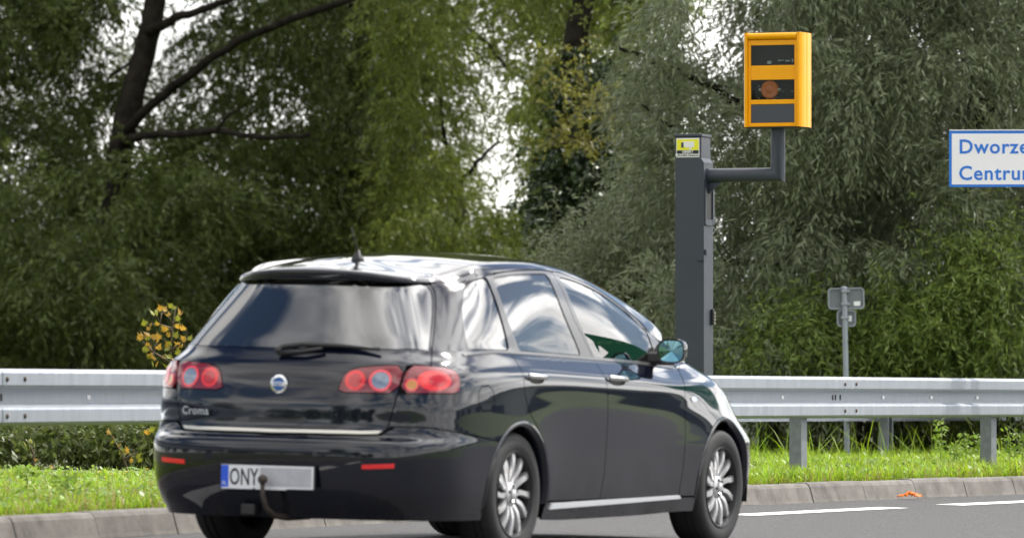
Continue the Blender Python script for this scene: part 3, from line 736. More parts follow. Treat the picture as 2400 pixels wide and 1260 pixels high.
# shrubs at the foot of the trees
def shrub(label, specs, m, seed, leaf, base, nl=11, L=(.25, .6)):
    r_ = empty('shrub', base); tag(r_, label, 'shrub')
    st = MB(); g = random.Random(seed); b = Vector(base)
    for (px, py, d, rx, ry, rd, n) in specs:
        for k in range(3):
            e = at(px+g.uniform(-.4, .4)*rx, py-g.uniform(-.2, .5)*ry, d); s_ = Vector((e.x+g.uniform(-.3, .3), e.y, b.z))
            st.tube([s_-b, (s_+e)/2-b+Vector((g.uniform(-.1, .1), 0, 0)), e-b], [.022, .014, .006], 6)
    st.build('stems', 'bark', r_, smooth=True)
    leaf_cloud(r_, 'foliage', specs, m, seed, leaf, nl, L, .5)
    return r_
shrub('silvery willow shrub left of the grey column', [(1430,570,60,150,80,1.5,800),(1330,640,60,130,50,1.5,450),(1490,490,60,90,80,1.5,400),(1520,600,60,80,80,1.,300)], 'leaf_grey', 71, (.085, .015), at(1400, 1040, 58))
shrub('fresh green shrub sprawling at the foot of the broad willow', [(2330,620,55.2,150,160,1.2,900),(2150,740,55.2,150,130,1.2,900),(2350,790,55.2,120,90,1.2,600),(2050,800,55.2,110,80,1.,350)], 'leaf_fresh', 72, (.095, .018), at(2250, 1080, 55.2))
shrub('leafy green shrub beside the trunk right of the grey column', [(1880,760,55.2,120,100,1.,520),(1790,820,55.2,90,60,1.,260),(1950,830,55.2,90,60,1.,280)], 'leaf_fresh', 73, (.09, .017), at(1870, 1085, 55.2))
shrub('low green undergrowth under the guardrail by the leaning willow', [(10,1040,50,45,60,1.,260),(285,1050,49,80,60,1.,300),(340,1010,50,60,60,1.,180)], 'leaf_olive', 74, (.075, .03), at(200, 1110, 50), 8, (.12, .35))
shrub('dark thicket added to stand for the shade below the leaning willow', [(10,1025,47,70,55,.8,260),(150,1015,47,90,35,.8,180),(310,1030,47,110,55,.8,380)], 'leaf_dark', 76, (.085, .03), at(200, 1095, 47), 9, (.15, .35))  # added dark leaves cover the pale ground and stand for shade there
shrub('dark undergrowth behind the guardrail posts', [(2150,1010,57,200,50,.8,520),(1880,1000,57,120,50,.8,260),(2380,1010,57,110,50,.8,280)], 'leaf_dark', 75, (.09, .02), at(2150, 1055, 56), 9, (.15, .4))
# far trees beyond
def far_wood(label, specs, seed):
    g = np.random.default_rng(seed); parts = []
    base = at(specs[0][0], 900, specs[0][2])
    r_ = empty('distant_wood', base); tag(r_, label, 'trees', kind='stuff')
    for (px, py, d, rx, ry, n) in specs:
        a = g.normal(0, .45, (n, 3)); x = px+a[:,0]*rx; y = py+np.abs(a[:,1])*ry*1.4; dd = d+a[:,2]*5
        P = np.stack([(x-1200)/13333*dd, dd, CAM_H+(842-y)/13333*dd], 1); P = P[P[:,2] > -.3]
        parts.append(sprays(P, g.normal(0, 1, P.shape), g.uniform(.4, 1., len(P)), 8, .22, .11, g, .2))
    leaf_obj('foliage', np.concatenate(parts), 'leaf_far', r_)
far_wood('hazy pale green trees far behind the willows', [(1500,690,120,110,120,1300),(1420,700,125,130,120,900),(1750,720,122,130,120,900),(1200,690,125,220,120,900),(1000,730,128,250,100,700),(400,740,130,500,100,1200),(2100,760,126,300,100,800)], 81)
# pale wall glimpsed between the trunks
mat('pale_wall', (.42,.45,.49), .8, var=.12, vscale=2)
a = at(1690, 1060, 63); b = at(1800, 1060, 63)
wl = MB(); wl.box(-.28, .28, 0, .25, -.5, 1.32); wl.box(-.31, .31, -.03, .28, 1.32, 1.38)
o = wl.build('concrete_wall', 'pale_wall', loc=(a.x+.28, 63, 0), bevel=.01); tag(o, 'pale concrete wall end glimpsed between the column and the willow trunk', 'wall')
# ------------------------------------------------------------------ maple saplings with separate leaves
mat('maple_leaf', (.34,.34,.05), .45, transl=.45, var=.5, vscale=9, col2=(.34,.36,.03), coords='Generated')
mat('maple_gold', (.52,.37,.03), .45, transl=.45, var=.3, vscale=6, col2=(.50,.26,.05), coords='Generated')
mat('twig', (.10,.075,.045), .8)
def maple_leaf_mesh(m):
    out = []; lob = [(0,.0),(.10,.06),(.34,.02),(.22,.20),(.50,.34),(.26,.40),(.30,.62),(.12,.55),(0,1.0)]
    pts = [(x, y) for x, y in lob] + [(-x, y) for x, y in lob[-2:0:-1]]
    mb = MB(); mb.v.append((0, .35, .03))
    for x, y in pts: mb.v.append((x, y, -.16*abs(x)-.1*y*y))
    k = len(pts); mb.f = [(0, 1+i, 1+(i+1) % k) for i in range(k)]
    me = bpy.data.meshes.new('leaf'); me.from_pydata(mb.v, [], mb.f); me.update(); me.materials.append(M[m]); return me
ML = [maple_leaf_mesh('maple_leaf'), maple_leaf_mesh('maple_gold')]
def sapling(label, base, stems, leaves, size, seed, group=None):
    r_ = empty('maple_sapling', base); tag(r_, label, 'sapling', group); g = random.Random(seed); b = Vector(base)
    st = MB()
    for P in stems: st.tube([at(*p)-b for p in P], [.010-.007*i/(len(P)-1) for i in range(len(P))], 6)
    nodes = [Vector(p) for p in st.v]
    for (px, py, d) in leaves:                       # each leaf on its own thin stalk
        q = at(px, py, d)-b; near = min(nodes, key=lambda p: (p-q).length)
        st.tube([near, (near+q)/2+Vector((0, 0, .012)), q], [.0022, .0016, .001], 4)
    st.build('stem', 'twig', r_, smooth=True)
    for (px, py, d) in leaves:
        o = bpy.data.objects.new('leaf', ML[g.random() < .5]); COL.objects.link(o); o.parent = r_
        o.location = at(px, py, d)-b; s_ = size*g.uniform(.7, 1.2); o.scale = (s_, s_, s_)
        o.rotation_euler = (R(g.uniform(40, 150)), R(g.uniform(-50, 50)), R(g.uniform(-180, 180)))
    return r_
g = random.Random(5)
LV = [(378,726),(410,720),(395,745),(425,735),(362,742),(408,765),(428,770),(372,765),(345,760),(420,748),(330,793),(345,800),(352,790),(370,800),(395,790),(412,795),(440,792),(335,825),(350,835),(345,815),(365,838),(384,822),(380,842),(402,840),(362,855),(392,858),(408,850),(425,812),(440,835),(415,830),(372,815),(430,800),(350,770),(388,775),(400,812)]
sapling('yellow-leaved maple sapling standing up behind the guardrail beside the tail lamp', at(400, 1100, 39), [[(400,1100,39),(402,950,39),(398,850,39),(405,760,39),(412,720,39)], [(400,850,39),(360,825,39),(330,795,39)], [(402,820,39),(430,800,39),(445,790,39)], [(404,770,39),(375,760,39),(345,760,39)]],
        [(x+g.uniform(-5, 5), y+g.uniform(-5, 5), 39+g.uniform(-.12, .12)) for x, y in LV for _ in (0, 1)], .058, 1)
sapling('small reddish maple seedling below the guardrail by the leaning willow', at(80, 1105, 42), [[(80,1105,42),(78,1060,42),(70,1040,42)]], [(62,1042,42),(72,1038,42),(82,1046,42),(70,1052,42),(84,1080,42)], .05, 2)
sapling('arching maple shoot with orange leaves below the guardrail beside the bumper', at(300, 1105, 42), [[(300,1105,42),(285,1060,42),(262,1020,42)], [(290,1075,42),(320,1060,42)]], [(255,1018,42),(268,1028,42),(262,1040,42),(275,1048,42),(288,1058,42),(300,1062,42),(282,1066,42),(318,1072,42),(330,1082,42),(308,1084,42),(350,1010,42),(340,1016,42)], .06, 3)
sapling('maple seedling with scarlet leaves low in the grass', at(120, 1112, 41), [[(120,1112,41),(122,1098,41)]], [(116,1108,41),(124,1098,41),(118,1102,41)], .04, 4)
# yellow flowers
mat('petal', (.85,.55,.01), .5, transl=.2); mat('stalk', (.16,.26,.04), .6, transl=.3)
fl = None
for (px, py) in ((233,1104),(228,1117),(262,1110),(292,1108),(297,1104),(345,1098),(246,1117),(220,1120)):
    d = 38.5; r_ = empty('dandelion', at(px, py, d)-Vector((0, 0, .11))); tag(r_, 'small yellow flower in the grass below the guardrail', 'flower', 'yellow flowers in the left-hand grass')
    if fl is None:
        s1 = MB().tube([(0,0,-.03),(.005,0,.06),(0,0,.105)], .002, 5).build('stalk', 'stalk', r_)
        mb = MB()
        for k in range(12):
            a = k*math.pi/6; mb.add([(0,0,.107),(math.cos(a-.2)*.010,math.sin(a-.2)*.010,.113),(math.cos(a)*.018,math.sin(a)*.018,.114),(math.cos(a+.2)*.010,math.sin(a+.2)*.010,.113)],[(0,1,2,3)])
        s2 = mb.build('bloom', 'petal', r_, fix=False); fl = (s1, s2)
    else:
        for q in fl: twin(q, r_)
# broad weeds in the grass
mat('weed_leaf', (.24,.36,.05), .5, transl=.4, island=.3)
def weed(label, px, py, d, h, seed, group='upright weeds in the long grass', lw=(.05, .02), n=26):
    b = at(px, py, d); b.z = max(b.z, .0); r_ = empty('weed', b); tag(r_, label, 'weed', group); g_ = np.random.default_rng(seed)
    MB().tube([(0,0,-.05),(.01,0,h*.5),(.0,0.01,h)], [.005,.004,.002], 5).build('stem', 'stalk', r_)
    z = np.linspace(.08, h, n); a = np.arange(n)*2.4; P = np.stack([np.zeros(n), np.zeros(n), z], 1)+np.array(b)
    D = np.stack([np.cos(a), np.sin(a), np.full(n, .5)], 1)
    V = sprays(P, D, np.full(n, .05)*(1.2-.6*z/h), 3, lw[0], lw[1], g_, .2)
    leaf_obj('foliage', V, 'weed_leaf', r_)
weed('tall bushy weed standing above the grass between two guardrail posts', 2203, 1085, 48, .36, 1, None)
for k, (px, py, d, h) in enumerate(((2262,1090,47.5,.24),(2295,1090,47,.24),(2365,1090,47,.26),(2395,1090,46.5,.26),(2240,1095,47,.16))):
    weed('slender weed in the long grass near the guardrail posts', px, py, d, h, 10+k)
for k, (px, py, d, h) in enumerate(((155,1175,33,.12),(140,1160,33.5,.10),(60,1150,34,.12))):
    weed('broad-leaved weed by the sunken edging strip', px, py, d, h, 20+k, 'broad weeds by the edging strip', (.05, .03), 14)
# ------------------------------------------------------------------ the car: body surface
# control net of the car body, right half: rows run round the car from rear centre to front centre,
# (x forward from the rear axle, distance from centre line, height)
def zline(pts, z):
    return [(p[0],p[1],p[2] if len(p)>2 else z) for p in pts]
NET=[
 # A bottom edge
 zline([(-.985,0),(-.97,.35),(-.895,.585),(-.79,.715),(-.64,.79),(-.40,.825),(0,.84),(.5,.84,.175),(1.0,.84,.175),(1.6,.84,.18),(2.1,.84,.19),(2.6,.84,.19),(3.05,.81,.19),(3.35,.68,.19),(3.55,.42,.19),(3.60,0,.19)],.19),
 # B
 zline([(-1.055,0),(-1.045,.35),(-.982,.632),(-.85,.762),(-.67,.836),(-.40,.862),(0,.872),(.5,.864,.30),(1.0,.864,.30),(1.6,.864,.30),(2.1,.866,.31),(2.6,.872),(3.06,.84),(3.40,.70),(3.62,.43),(3.67,0)],.33),
 # C bumper bulge
 zline([(-1.078,0),(-1.066,.35),(-1.000,.645),(-.865,.777),(-.68,.848),(-.40,.876),(0,.893),(.5,.876),(1.0,.873),(1.6,.874),(2.1,.880),(2.6,.892),(3.06,.856),(3.39,.71),(3.61,.43),(3.66,0)],.545),
 # C2 shelf edge
 zline([(-1.064,0),(-1.053,.35),(-.990,.638),(-.858,.772),(-.676,.847),(-.40,.877),(0,.893),(.5,.878),(1.0,.875),(1.6,.876),(2.1,.880),(2.6,.890),(3.06,.85),(3.38,.705),(3.60,.43),(3.65,0)],.58),
 # D tailgate foot
 zline([(-1.016,0),(-1.002,.35),(-.940,.605),(-.836,.756),(-.668,.840),(-.40,.876),(0,.891,.63),(.5,.880,.63),(1.0,.878,.63),(1.6,.879,.63),(2.1,.880,.63),(2.6,.886,.63),(3.05,.84,.61),(3.37,.70,.61),(3.59,.43,.61),(3.64,0,.61)],.62),
 # D2
 zline([(-.998,0),(-.984,.35),(-.924,.612),(-.822,.752),(-.656,.836),(-.40,.875),(0,.888),(.5,.884),(1.0,.884),(1.6,.881),(2.1,.877,.765),(2.6,.868,.735),(3.02,.81,.68),(3.34,.68,.66),(3.56,.42,.65),(3.61,0,.65)],.785),
 # E shoulder crease
 zline([(-.958,0,.952),(-.945,.35,.952),(-.885,.60,.952),(-.775,.735,.950),(-.615,.818,.940),(-.38,.856,.931),(0,.876,.924),(.5,.877,.917),(1.0,.876,.908),(1.6,.870,.897),(2.1,.860,.885),(2.66,.818,.882),(2.99,.757,.800),(3.25,.635,.745),(3.46,.40,.735),(3.52,0,.735)],0),
 # F belt line
 zline([(-.885,0,1.043),(-.872,.33,1.043),(-.800,.572,1.043),(-.685,.682,1.043),(-.545,.748,1.047),(-.34,.790,1.051),(0,.816,1.046),(.5,.818,1.034),(1.0,.816,1.017),(1.6,.806,.993),(2.02,.788,.972),(2.40,.738,1.005),(2.60,.62,1.02),(2.66,.45,1.025),(2.69,.25,1.03),(2.70,0,1.03)],0),
 # G glass top
 zline([(-.670,0,1.390),(-.645,.27,1.387),(-.530,.455,1.380),(-.405,.533,1.378),(-.315,.580,1.384),(-.18,.626,1.402),(0,.662,1.437),(.45,.678,1.460),(.86,.670,1.447),(1.36,.662,1.383),(1.78,.664,1.273),(2.13,.690,1.13),(2.56,.60,1.035),(2.62,.44,1.04),(2.65,.24,1.042),(2.66,0,1.045)],0),
 # G2 lip foot / door frame top
 zline([(-.703,0,1.397),(-.675,.27,1.393),(-.548,.462,1.384),(-.405,.535,1.390),(-.305,.575,1.402),(-.17,.613,1.425),(0,.647,1.461),(.45,.662,1.485),(.88,.652,1.474),(1.40,.645,1.400),(1.84,.648,1.288),(2.20,.672,1.15),(2.54,.58,1.05),(2.60,.43,1.048),(2.64,.23,1.05),(2.65,0,1.05)],0),
 # H lip edge / cant rail
 zline([(-.714,0,1.438),(-.683,.27,1.432),(-.548,.455,1.412),(-.395,.520,1.412),(-.285,.555,1.419),(-.15,.592,1.447),(.03,.625,1.484),(.45,.626,1.508),(.90,.618,1.499),(1.43,.607,1.429),(1.90,.607,1.322),(2.30,.628,1.185),(2.53,.55,1.075),(2.59,.41,1.06),(2.63,.22,1.055),(2.64,0,1.055)],0),
 # H2 inner roof edge
 zline([(-.600,0,1.467),(-.570,.23,1.447),(-.465,.380,1.436),(-.340,.435,1.437),(-.240,.470,1.451),(-.11,.498,1.475),(.06,.525,1.504),(.46,.525,1.527),(.93,.52,1.522),(1.48,.508,1.452),(1.95,.508,1.336),(2.34,.525,1.21),(2.53,.46,1.10),(2.58,.34,1.075),(2.62,.18,1.062),(2.635,0,1.06)],0),
 # I centre line
 zline([(-.48,0,1.484),(-.46,0,1.487),(-.40,0,1.501),(-.315,0,1.511),(-.215,0,1.520),(-.08,0,1.530),(.11,0,1.543),(.49,0,1.559),(.95,0,1.560),(1.50,0,1.519),(1.98,0,1.399),(2.38,0,1.24),(2.54,0,1.13),(2.59,0,1.09),(2.62,0,1.07),(2.63,0,1.065)],0),
]
NK=16; NR=30; SU=10; SV=8
def bspline_ring(P, s):
    n=len(P); A=np.zeros((n,n))
    for i in range(n):
        A[i,i]=4/6; A[i,(i-1)%n]=1/6; A[i,(i+1)%n]=1/6
    c=np.linalg.solve(A,P); out=[]
    for i in range(n):
        c0,c1,c2,c3=c[(i-1)%n],c[i],c[(i+1)%n],c[(i+2)%n]
        for k in range(s):
            t=k/s
            out.append(((1-t)**3*c0+(3*t**3-6*t*t+4)*c1+(-3*t**3+3*t*t+3*t+1)*c2+t**3*c3)/6)
    return np.array(out)
def make_grid():
    lines=[]
    for row in NET:
        r=np.array(row,float); right=r*[1,-1,1]
        left=r[1:-1][::-1]
        lines.append(bspline_ring(np.vstack([right,left]),SU))
    Lr=np.array(lines)                                   # J x NU x 3
    J,NU=Lr.shape[:2]
    mir=Lr*np.array([1,-1,1])
    ext=np.concatenate([2*Lr[:1]-Lr[1:2],Lr,mir[-2:-1]],0)  # ghost below and beyond the centre line
    rows=[]
    for j in range(J-1):
        p0,p1,p2,p3=ext[j],ext[j+1],ext[j+2],ext[j+3]
        d=lambda a,b:np.maximum(np.sqrt(np.linalg.norm(a-b,axis=1)),1e-3)[:,None]
        t0=np.zeros((NU,1));t1=t0+d(p0,p1);t2=t1+d(p1,p2);t3=t2+d(p2,p3)
        n=SV+(1 if j==J-2 else 0)
        for k in range(n):
            t=t1+(t2-t1)*k/SV
            A1=(t1-t)/(t1-t0)*p0+(t-t0)/(t1-t0)*p1
            A2=(t2-t)/(t2-t1)*p1+(t-t1)/(t2-t1)*p2
            A3=(t3-t)/(t3-t2)*p2+(t-t2)/(t3-t2)*p3
            B1=(t2-t)/(t2-t0)*A1+(t-t0)/(t2-t0)*A2
            B2=(t3-t)/(t3-t1)*A2+(t-t1)/(t3-t1)*A3
            rows.append((t2-t)/(t2-t1)*B1+(t-t1)/(t2-t1)*B2)
    G=np.array(rows)                                     # NV x NU x 3
    du=np.roll(G,-1,1)-np.roll(G,1,1)
    dv=np.gradient(G,axis=0)
    N=np.cross(du,dv); N=N/np.maximum(np.linalg.norm(N,axis=2,keepdims=True),1e-9)
    uu=np.abs((np.arange(G.shape[1])+NR*SU/2)%(NR*SU)-NR*SU/2)/SU; bl=(.010+.008*np.clip(uu-3.5,0,1))[:,None]
    for k in range(SV+1):                                # the glass band is barrelled outward
        t=k/SV; G[7*SV+k]+=N[7*SV+k]*(bl*4*t*(1-t))
    du=np.roll(G,-1,1)-np.roll(G,1,1)
    dv=np.gradient(G,axis=0)
    N=np.cross(du,dv); ln=np.linalg.norm(N,axis=2,keepdims=True); N=N/np.maximum(ln,1e-9)
    return G,N
CG,NRM=make_grid(); NV,NU=CG.shape[:2]
# right half triangles for ray casting (u 0..15 knots)
def half_tris():
    T=[];UV=[]
    for i in range(NV-1):
        for j in range(0,(NK-1)*SU):
            a,b,c,d=CG[i,j],CG[i,(j+1)%NU],CG[i+1,(j+1)%NU],CG[i+1,j]
            T.append((a,b,c));UV.append(((j,i),(j+1,i),(j+1,i+1)))
            T.append((a,c,d));UV.append(((j,i),(j+1,i+1),(j,i+1)))
    return np.array(T),np.array(UV,float)
CT,TUV=half_tris()
def cast(o,d,tmin=-1e9):
    o=np.asarray(o,float);d=np.asarray(d,float)
    e1=CT[:,1]-CT[:,0];e2=CT[:,2]-CT[:,0];p=np.cross(d,e2);det=(e1*p).sum(1)
    ok=np.abs(det)>1e-12;inv=1/np.where(ok,det,1)
    s=o-CT[:,0];u=(s*p).sum(1)*inv;q=np.cross(s,e1);v=(q@d)*inv;t=(e2*q).sum(1)*inv
    m=ok&(u>=-1e-6)&(v>=-1e-6)&(u+v<=1+1e-6)&(t>tmin)
    if not m.any(): return None
    i=np.where(m)[0][np.argmin(t[m])]
    w=np.array([1-u[i]-v[i],u[i],v[i]])
    return w@CT[i], w@TUV[i]
def S(u,v):
    u=u%NU; v=min(max(v,0),NV-1-1e-6); i=int(v);j=int(u);a=v-i;b=u-j;j%=NU;k=(j+1)%NU
    f=lambda M:(M[i,j]*(1-b)+M[i,k]*b)*(1-a)+(M[i+1,j]*(1-b)+M[i+1,k]*b)*a
    n=f(NRM);return f(CG),n/np.linalg.norm(n)
NRM[-1,:,1] = 0; NRM /= np.linalg.norm(NRM, axis=2, keepdims=True)
HALF = (NK-1)*SU
_flat = CG[:, :HALF+1].reshape(-1, 3)
def uv_of(p):
    """surface parameters of the point of the right half nearest to p (x, |y|, z)"""
    p = np.array([p[0], -abs(p[1]), p[2]]); k = int(np.argmin(((_flat-p)**2).sum(1))); v, u = divmod(k, HALF+1); u = float(u); v = float(v)
    for _ in range(6):
        q = S(u, v)[0]; a = S(u+.2, v)[0]-S(u-.2, v)[0]; b = S(u, min(v+.2, NV-1.001))[0]-S(u, max(v-.2, 0))[0]
        a /= .4; b /= (min(v+.2, NV-1.001)-max(v-.2, 0)); A = np.stack([a, b], 1)
        s_, *_r = np.linalg.lstsq(A, p-q, rcond=None); u += float(np.clip(s_[0], -1.5, 1.5)); v = float(np.clip(v+np.clip(s_[1], -1.5, 1.5), 0, NV-1.0001))
    return u, v
def side_uv(x, z):
    h = cast((x, -3, z), (0, 1, 0)); return None if h is None else (float(h[1][0]), float(h[1][1]))
def rear_uv(y, z):
    h = cast((-4, -abs(y), z), (1, 0, 0)); u, v = float(h[1][0]), float(h[1][1]); return (u, v) if y <= 0 else (-u, v)
def densify(P, step=.03):
    out = []
    for a, b in zip(P[:-1], P[1:]):
        a = np.array(a, float); b = np.array(b, float); n = max(1, int(np.ceil(np.linalg.norm(b-a)/step)))
        out += [tuple(a+(b-a)*k/n) for k in range(n)]
    return out+[tuple(P[-1])]
def smooth_path(P, it=2):
    for _ in range(it):
        Q = [P[0]]
        for a, b in zip(P[:-1], P[1:]):
            a = np.array(a); b = np.array(b); Q += [tuple(a*.75+b*.25), tuple(a*.25+b*.75)]
        P = Q+[P[-1]]
    return P
def path3(P, it=0, step=.03): return [uv_of(p) for p in densify(smooth_path(P, it), step)]
def loop_smooth(P, it=2):
    for _ in range(it):
        Q = []
        for i in range(len(P)):
            a = np.array(P[i]); b = np.array(P[(i+1) % len(P)]); Q += [tuple(a*.75+b*.25), tuple(a*.25+b*.75)]
        P = Q
    return P
def round_loop(P, r=.03):
    out = []; n = len(P)
    for i in range(n):
        a, b, c = (np.array(P[(i+k) % n], float) for k in (-1, 0, 1)); e0 = a-b; e1 = c-b; l0 = np.linalg.norm(e0); l1 = np.linalg.norm(e1)
        ang = math.degrees(math.acos(np.clip(e0@e1/l0/l1, -1, 1))); q = min(l0, l1)*.42 if ang > 132 else min(r, min(l0, l1)*.42)
        p0 = b+e0/l0*q; p1 = b+e1/l1*q
        for t in (0, .25, .5, .75, 1): out.append(tuple(p0*(1-t)**2+2*b*t*(1-t)+p1*t*t))
    return out
def loop3(P, it=2, step=.03, r=.03):
    P = round_loop(P, r) if it == 2 else loop_smooth(P, it); return [uv_of(p) for p in densify(P+[P[0]], step)[:-1]]
def uvline(P, step=1.): return densify(P, step)
def mirror_u(P): return [(-u, v) for u, v in reversed(P)]
def inside(poly, q):
    x, y = q[:,0], q[:,1]; c = np.zeros(len(q), bool); n = len(poly); j = n-1
    for i in range(n):
        xi, yi = poly[i]; xj, yj = poly[j]
        if yi != yj: c ^= ((yi > y) != (yj > y)) & (x < (xj-xi)*(y-yi)/(yj-yi)+xi)
        j = i
    return c
SUu, SVv = .05, .022
def metric(u, v):
    a = np.linalg.norm(S(u+.3, v)[0]-S(u-.3, v)[0])/.6; vv = min(max(v, .4), NV-1.5)
    b = np.linalg.norm(S(u, vv+.3)[0]-S(u, vv-.3)[0])/.6
    return max(a, 1e-4), max(b, 1e-4)
def inset(poly, d):
    if d == 0: return poly
    n = len(poly); area = sum(poly[i][0]*poly[(i+1) % n][1]-poly[(i+1) % n][0]*poly[i][1] for i in range(n)); sg = 1 if area > 0 else -1; out = []
    for i in range(n):
        u, v = poly[i]; a, b = metric(u, v); p0 = poly[i-1]; p1 = poly[(i+1) % n]
        e0 = np.array([(u-p0[0])*a, (v-p0[1])*b]); e1 = np.array([(p1[0]-u)*a, (p1[1]-v)*b])
        e0 /= np.linalg.norm(e0)+1e-12; e1 /= np.linalg.norm(e1)+1e-12
        n0 = np.array([-e0[1], e0[0]]); n1 = np.array([-e1[1], e1[0]]); m = n0+n1; l = np.linalg.norm(m); m = m/l if l > .3 else n0
        k = d/max(.5, float(m@n0))*sg
        nv = v+m[1]*k/b
        if v > NV-1.3: nv = v
        out.append((u+m[0]*k/a, min(max(nv, 0), NV-1.0001)))
    return out
def clean(poly, eps=.03):
    out = []
    for p in poly:
        if not out or abs(p[0]-out[-1][0])+abs(p[1]-out[-1][1]) > eps: out.append(p)
    if len(out) > 2 and abs(out[0][0]-out[-1][0])+abs(out[0][1]-out[-1][1]) <= eps: out.pop()
    return out
def panel_geo(poly, holes=(), gap=.003, off=0., skirt=.012, step=(1., 1.), hole_gap=None):
    poly = clean(inset(clean(poly), gap)); hg = gap if hole_gap is None else hole_gap
    holes = [clean(inset(clean(h), -hg)) for h in holes]
    loops = [poly]+list(holes); V = []; E = []
    for L_ in loops:
        k = len(V); V += L_; E += [(k+i, k+(i+1) % len(L_)) for i in range(len(L_))]
    nb = len(V); bu = np.array(V); u0, v0 = bu.min(0); u1, v1 = bu.max(0)
    gu, gv = np.meshgrid(np.arange(math.ceil(u0/step[0])*step[0], u1, step[0]), np.arange(math.ceil(v0/step[1])*step[1], v1, step[1])); q = np.stack([gu.ravel(), gv.ravel()], 1)
    if len(q):
        ins = inside(poly, q)
        for h in holes: ins &= ~inside(h, q)
        q = q[ins]
    if len(q):
        d = np.min(((q[:,None,:]-bu[None])*np.array([SUu, SVv]))**2 @ np.array([1., 1.]), axis=1) if len(q)*len(bu) < 4e7 else np.full(len(q), 1.)
        q = q[d > (.22*SUu)**2]
    allv = [Vector((p[0]*SUu, p[1]*SVv)) for p in V]+[Vector((p[0]*SUu, p[1]*SVv)) for p in q]
    vo, eo, fo, ov, oe, of = geometry.delaunay_2d_cdt(allv, E, [], 0, 1e-6)
    P2 = np.array([(p.x/SUu, p.y/SVv) for p in vo])
    C = np.array([P2[list(f)].mean(0) for f in fo]); ok = inside(poly, C)
    for h in holes: ok &= ~inside(h, C)
    F = [tuple(f) for f, k in zip(fo, ok) if k]
    used = sorted({i for f in F for i in f}); mp = {i: k for k, i in enumerate(used)}
    F = [tuple(mp[i] for i in f) for f in F]; P2 = P2[used]
    X = []; Nn = []
    for u, v in P2:
        p, n = S(u, v); X.append(p+n*off); Nn.append(n)
    X = np.array(X); Nn = np.array(Nn)
    # orient like the surface
    F2 = []
    for f in F:
        a, b, c = X[f[0]], X[f[1]], X[f[2]]
        F2.append(f if np.cross(b-a, c-a)@Nn[f[0]] > 0 else f[::-1])
    F = F2
    cnt = {}
    for f in F:
        for i in range(3): cnt[(f[i], f[(i+1) % 3])] = 1
    bd = [e for e in cnt if (e[1], e[0]) not in cnt and not (P2[e[0]][1] > NV-1.2 and P2[e[1]][1] > NV-1.2)]
    SV_, SF, SN = [], [], []
    if skirt:
        for (a, b) in bd:
            k = len(SV_); pa, pb = X[a], X[b]; SV_ += [pa, pb, pb-Nn[b]*skirt, pa-Nn[a]*skirt]; SF.append((k+1, k, k+3, k+2))
    return X, F, Nn, np.array(SV_).reshape(-1, 3), SF
def panel_mesh(name, geo, m, mirror=False, both=False):
    X, F, Nn, SX, SF = geo
    def one(flip):
        f_ = np.array([1, -1 if flip else 1, 1]); o = len(X)
        v = np.concatenate([X, SX])*f_; f = [tuple(reversed(q)) if flip else q for q in F]+[tuple(i+o for i in (reversed(q) if flip else q)) for q in SF]
        return v, f, Nn*f_
    v, f, nn = one(mirror); nl = [nn]; nS = [len(SX)]
    if both:
        v2, f2, n2 = one(not mirror); k = len(v); v = np.concatenate([v, v2]); f = f+[tuple(i+k for i in q) for q in f2]
    me = bpy.data.meshes.new(name); me.from_pydata([tuple(p) for p in v], [], f); me.update()
    me.polygons.foreach_set('use_smooth', [True]*len(me.polygons))
    full = np.zeros((len(v), 3)); full[:len(X)] = nn
    if both: k = len(X)+len(SX); full[k:k+len(X)] = n2
    me.normals_split_custom_set_from_vertices([tuple(p) for p in full])
    me.materials.append(M[m])
    return me
def panel(name, poly, m, parent, holes=(), two=True, both=False, **k):
    geo = panel_geo(poly, holes, **k); r_ = put(name, panel_mesh(name, geo, m, both=both), m, parent[0] if isinstance(parent, tuple) else parent)
    if not two: return r_
    return r_, put(name, panel_mesh(name, geo, m, mirror=True), m, parent[1] if isinstance(parent, tuple) else parent)
# ------------------------------------------------------------------ car materials
mat('car_paint', (.0030,.0045,.0120), .10, coat=1.0, spec=.12)
M['car_paint'].node_tree.nodes['Principled BSDF'].inputs['Coat IOR'].default_value = 1.52
def road_dust(m, top=.62, amount=.55):
    # dried road spray: pale dust low on the body, broken up by noise
    nt = M[m].node_tree; nd = nt.nodes; out = nd['Material Output']; p = nd['Principled BSDF']
    t = nd.new('ShaderNodeTexCoord'); sp_ = nd.new('ShaderNodeSeparateXYZ'); nt.links.new(t.outputs['Object'], sp_.inputs[0])
    mr = nd.new('ShaderNodeMapRange'); mr.inputs['From Min'].default_value = top; mr.inputs['From Max'].default_value = .15; mr.inputs['To Max'].default_value = amount; nt.links.new(sp_.outputs[2], mr.inputs['Value'])
    n = nd.new('ShaderNodeTexNoise'); n.inputs['Scale'].default_value = 5; n.inputs['Detail'].default_value = 8; n.inputs['Roughness'].default_value = .7; nt.links.new(t.outputs['Object'], n.inputs['Vector'])
    n2_ = nd.new('ShaderNodeMapRange'); n2_.inputs['From Min'].default_value = .38; n2_.inputs['From Max'].default_value = .72; nt.links.new(n.outputs['Fac'], n2_.inputs['Value'])
    mu = nd.new('ShaderNodeMath'); mu.operation = 'MULTIPLY'; nt.links.new(mr.outputs[0], mu.inputs[0]); nt.links.new(n2_.outputs[0], mu.inputs[1])
    df = nd.new('ShaderNodeBsdfDiffuse'); df.inputs[0].default_value = (.040,.037,.032,1)
    ms = nd.new('ShaderNodeMixShader'); nt.links.new(mu.outputs[0], ms.inputs[0]); nt.links.new(p.outputs[0], ms.inputs[1]); nt.links.new(df.outputs[0], ms.inputs[2]); nt.links.new(ms.outputs[0], out.inputs[0])
road_dust('car_paint')
mat('trim_black', (.022,.022,.024), .35)
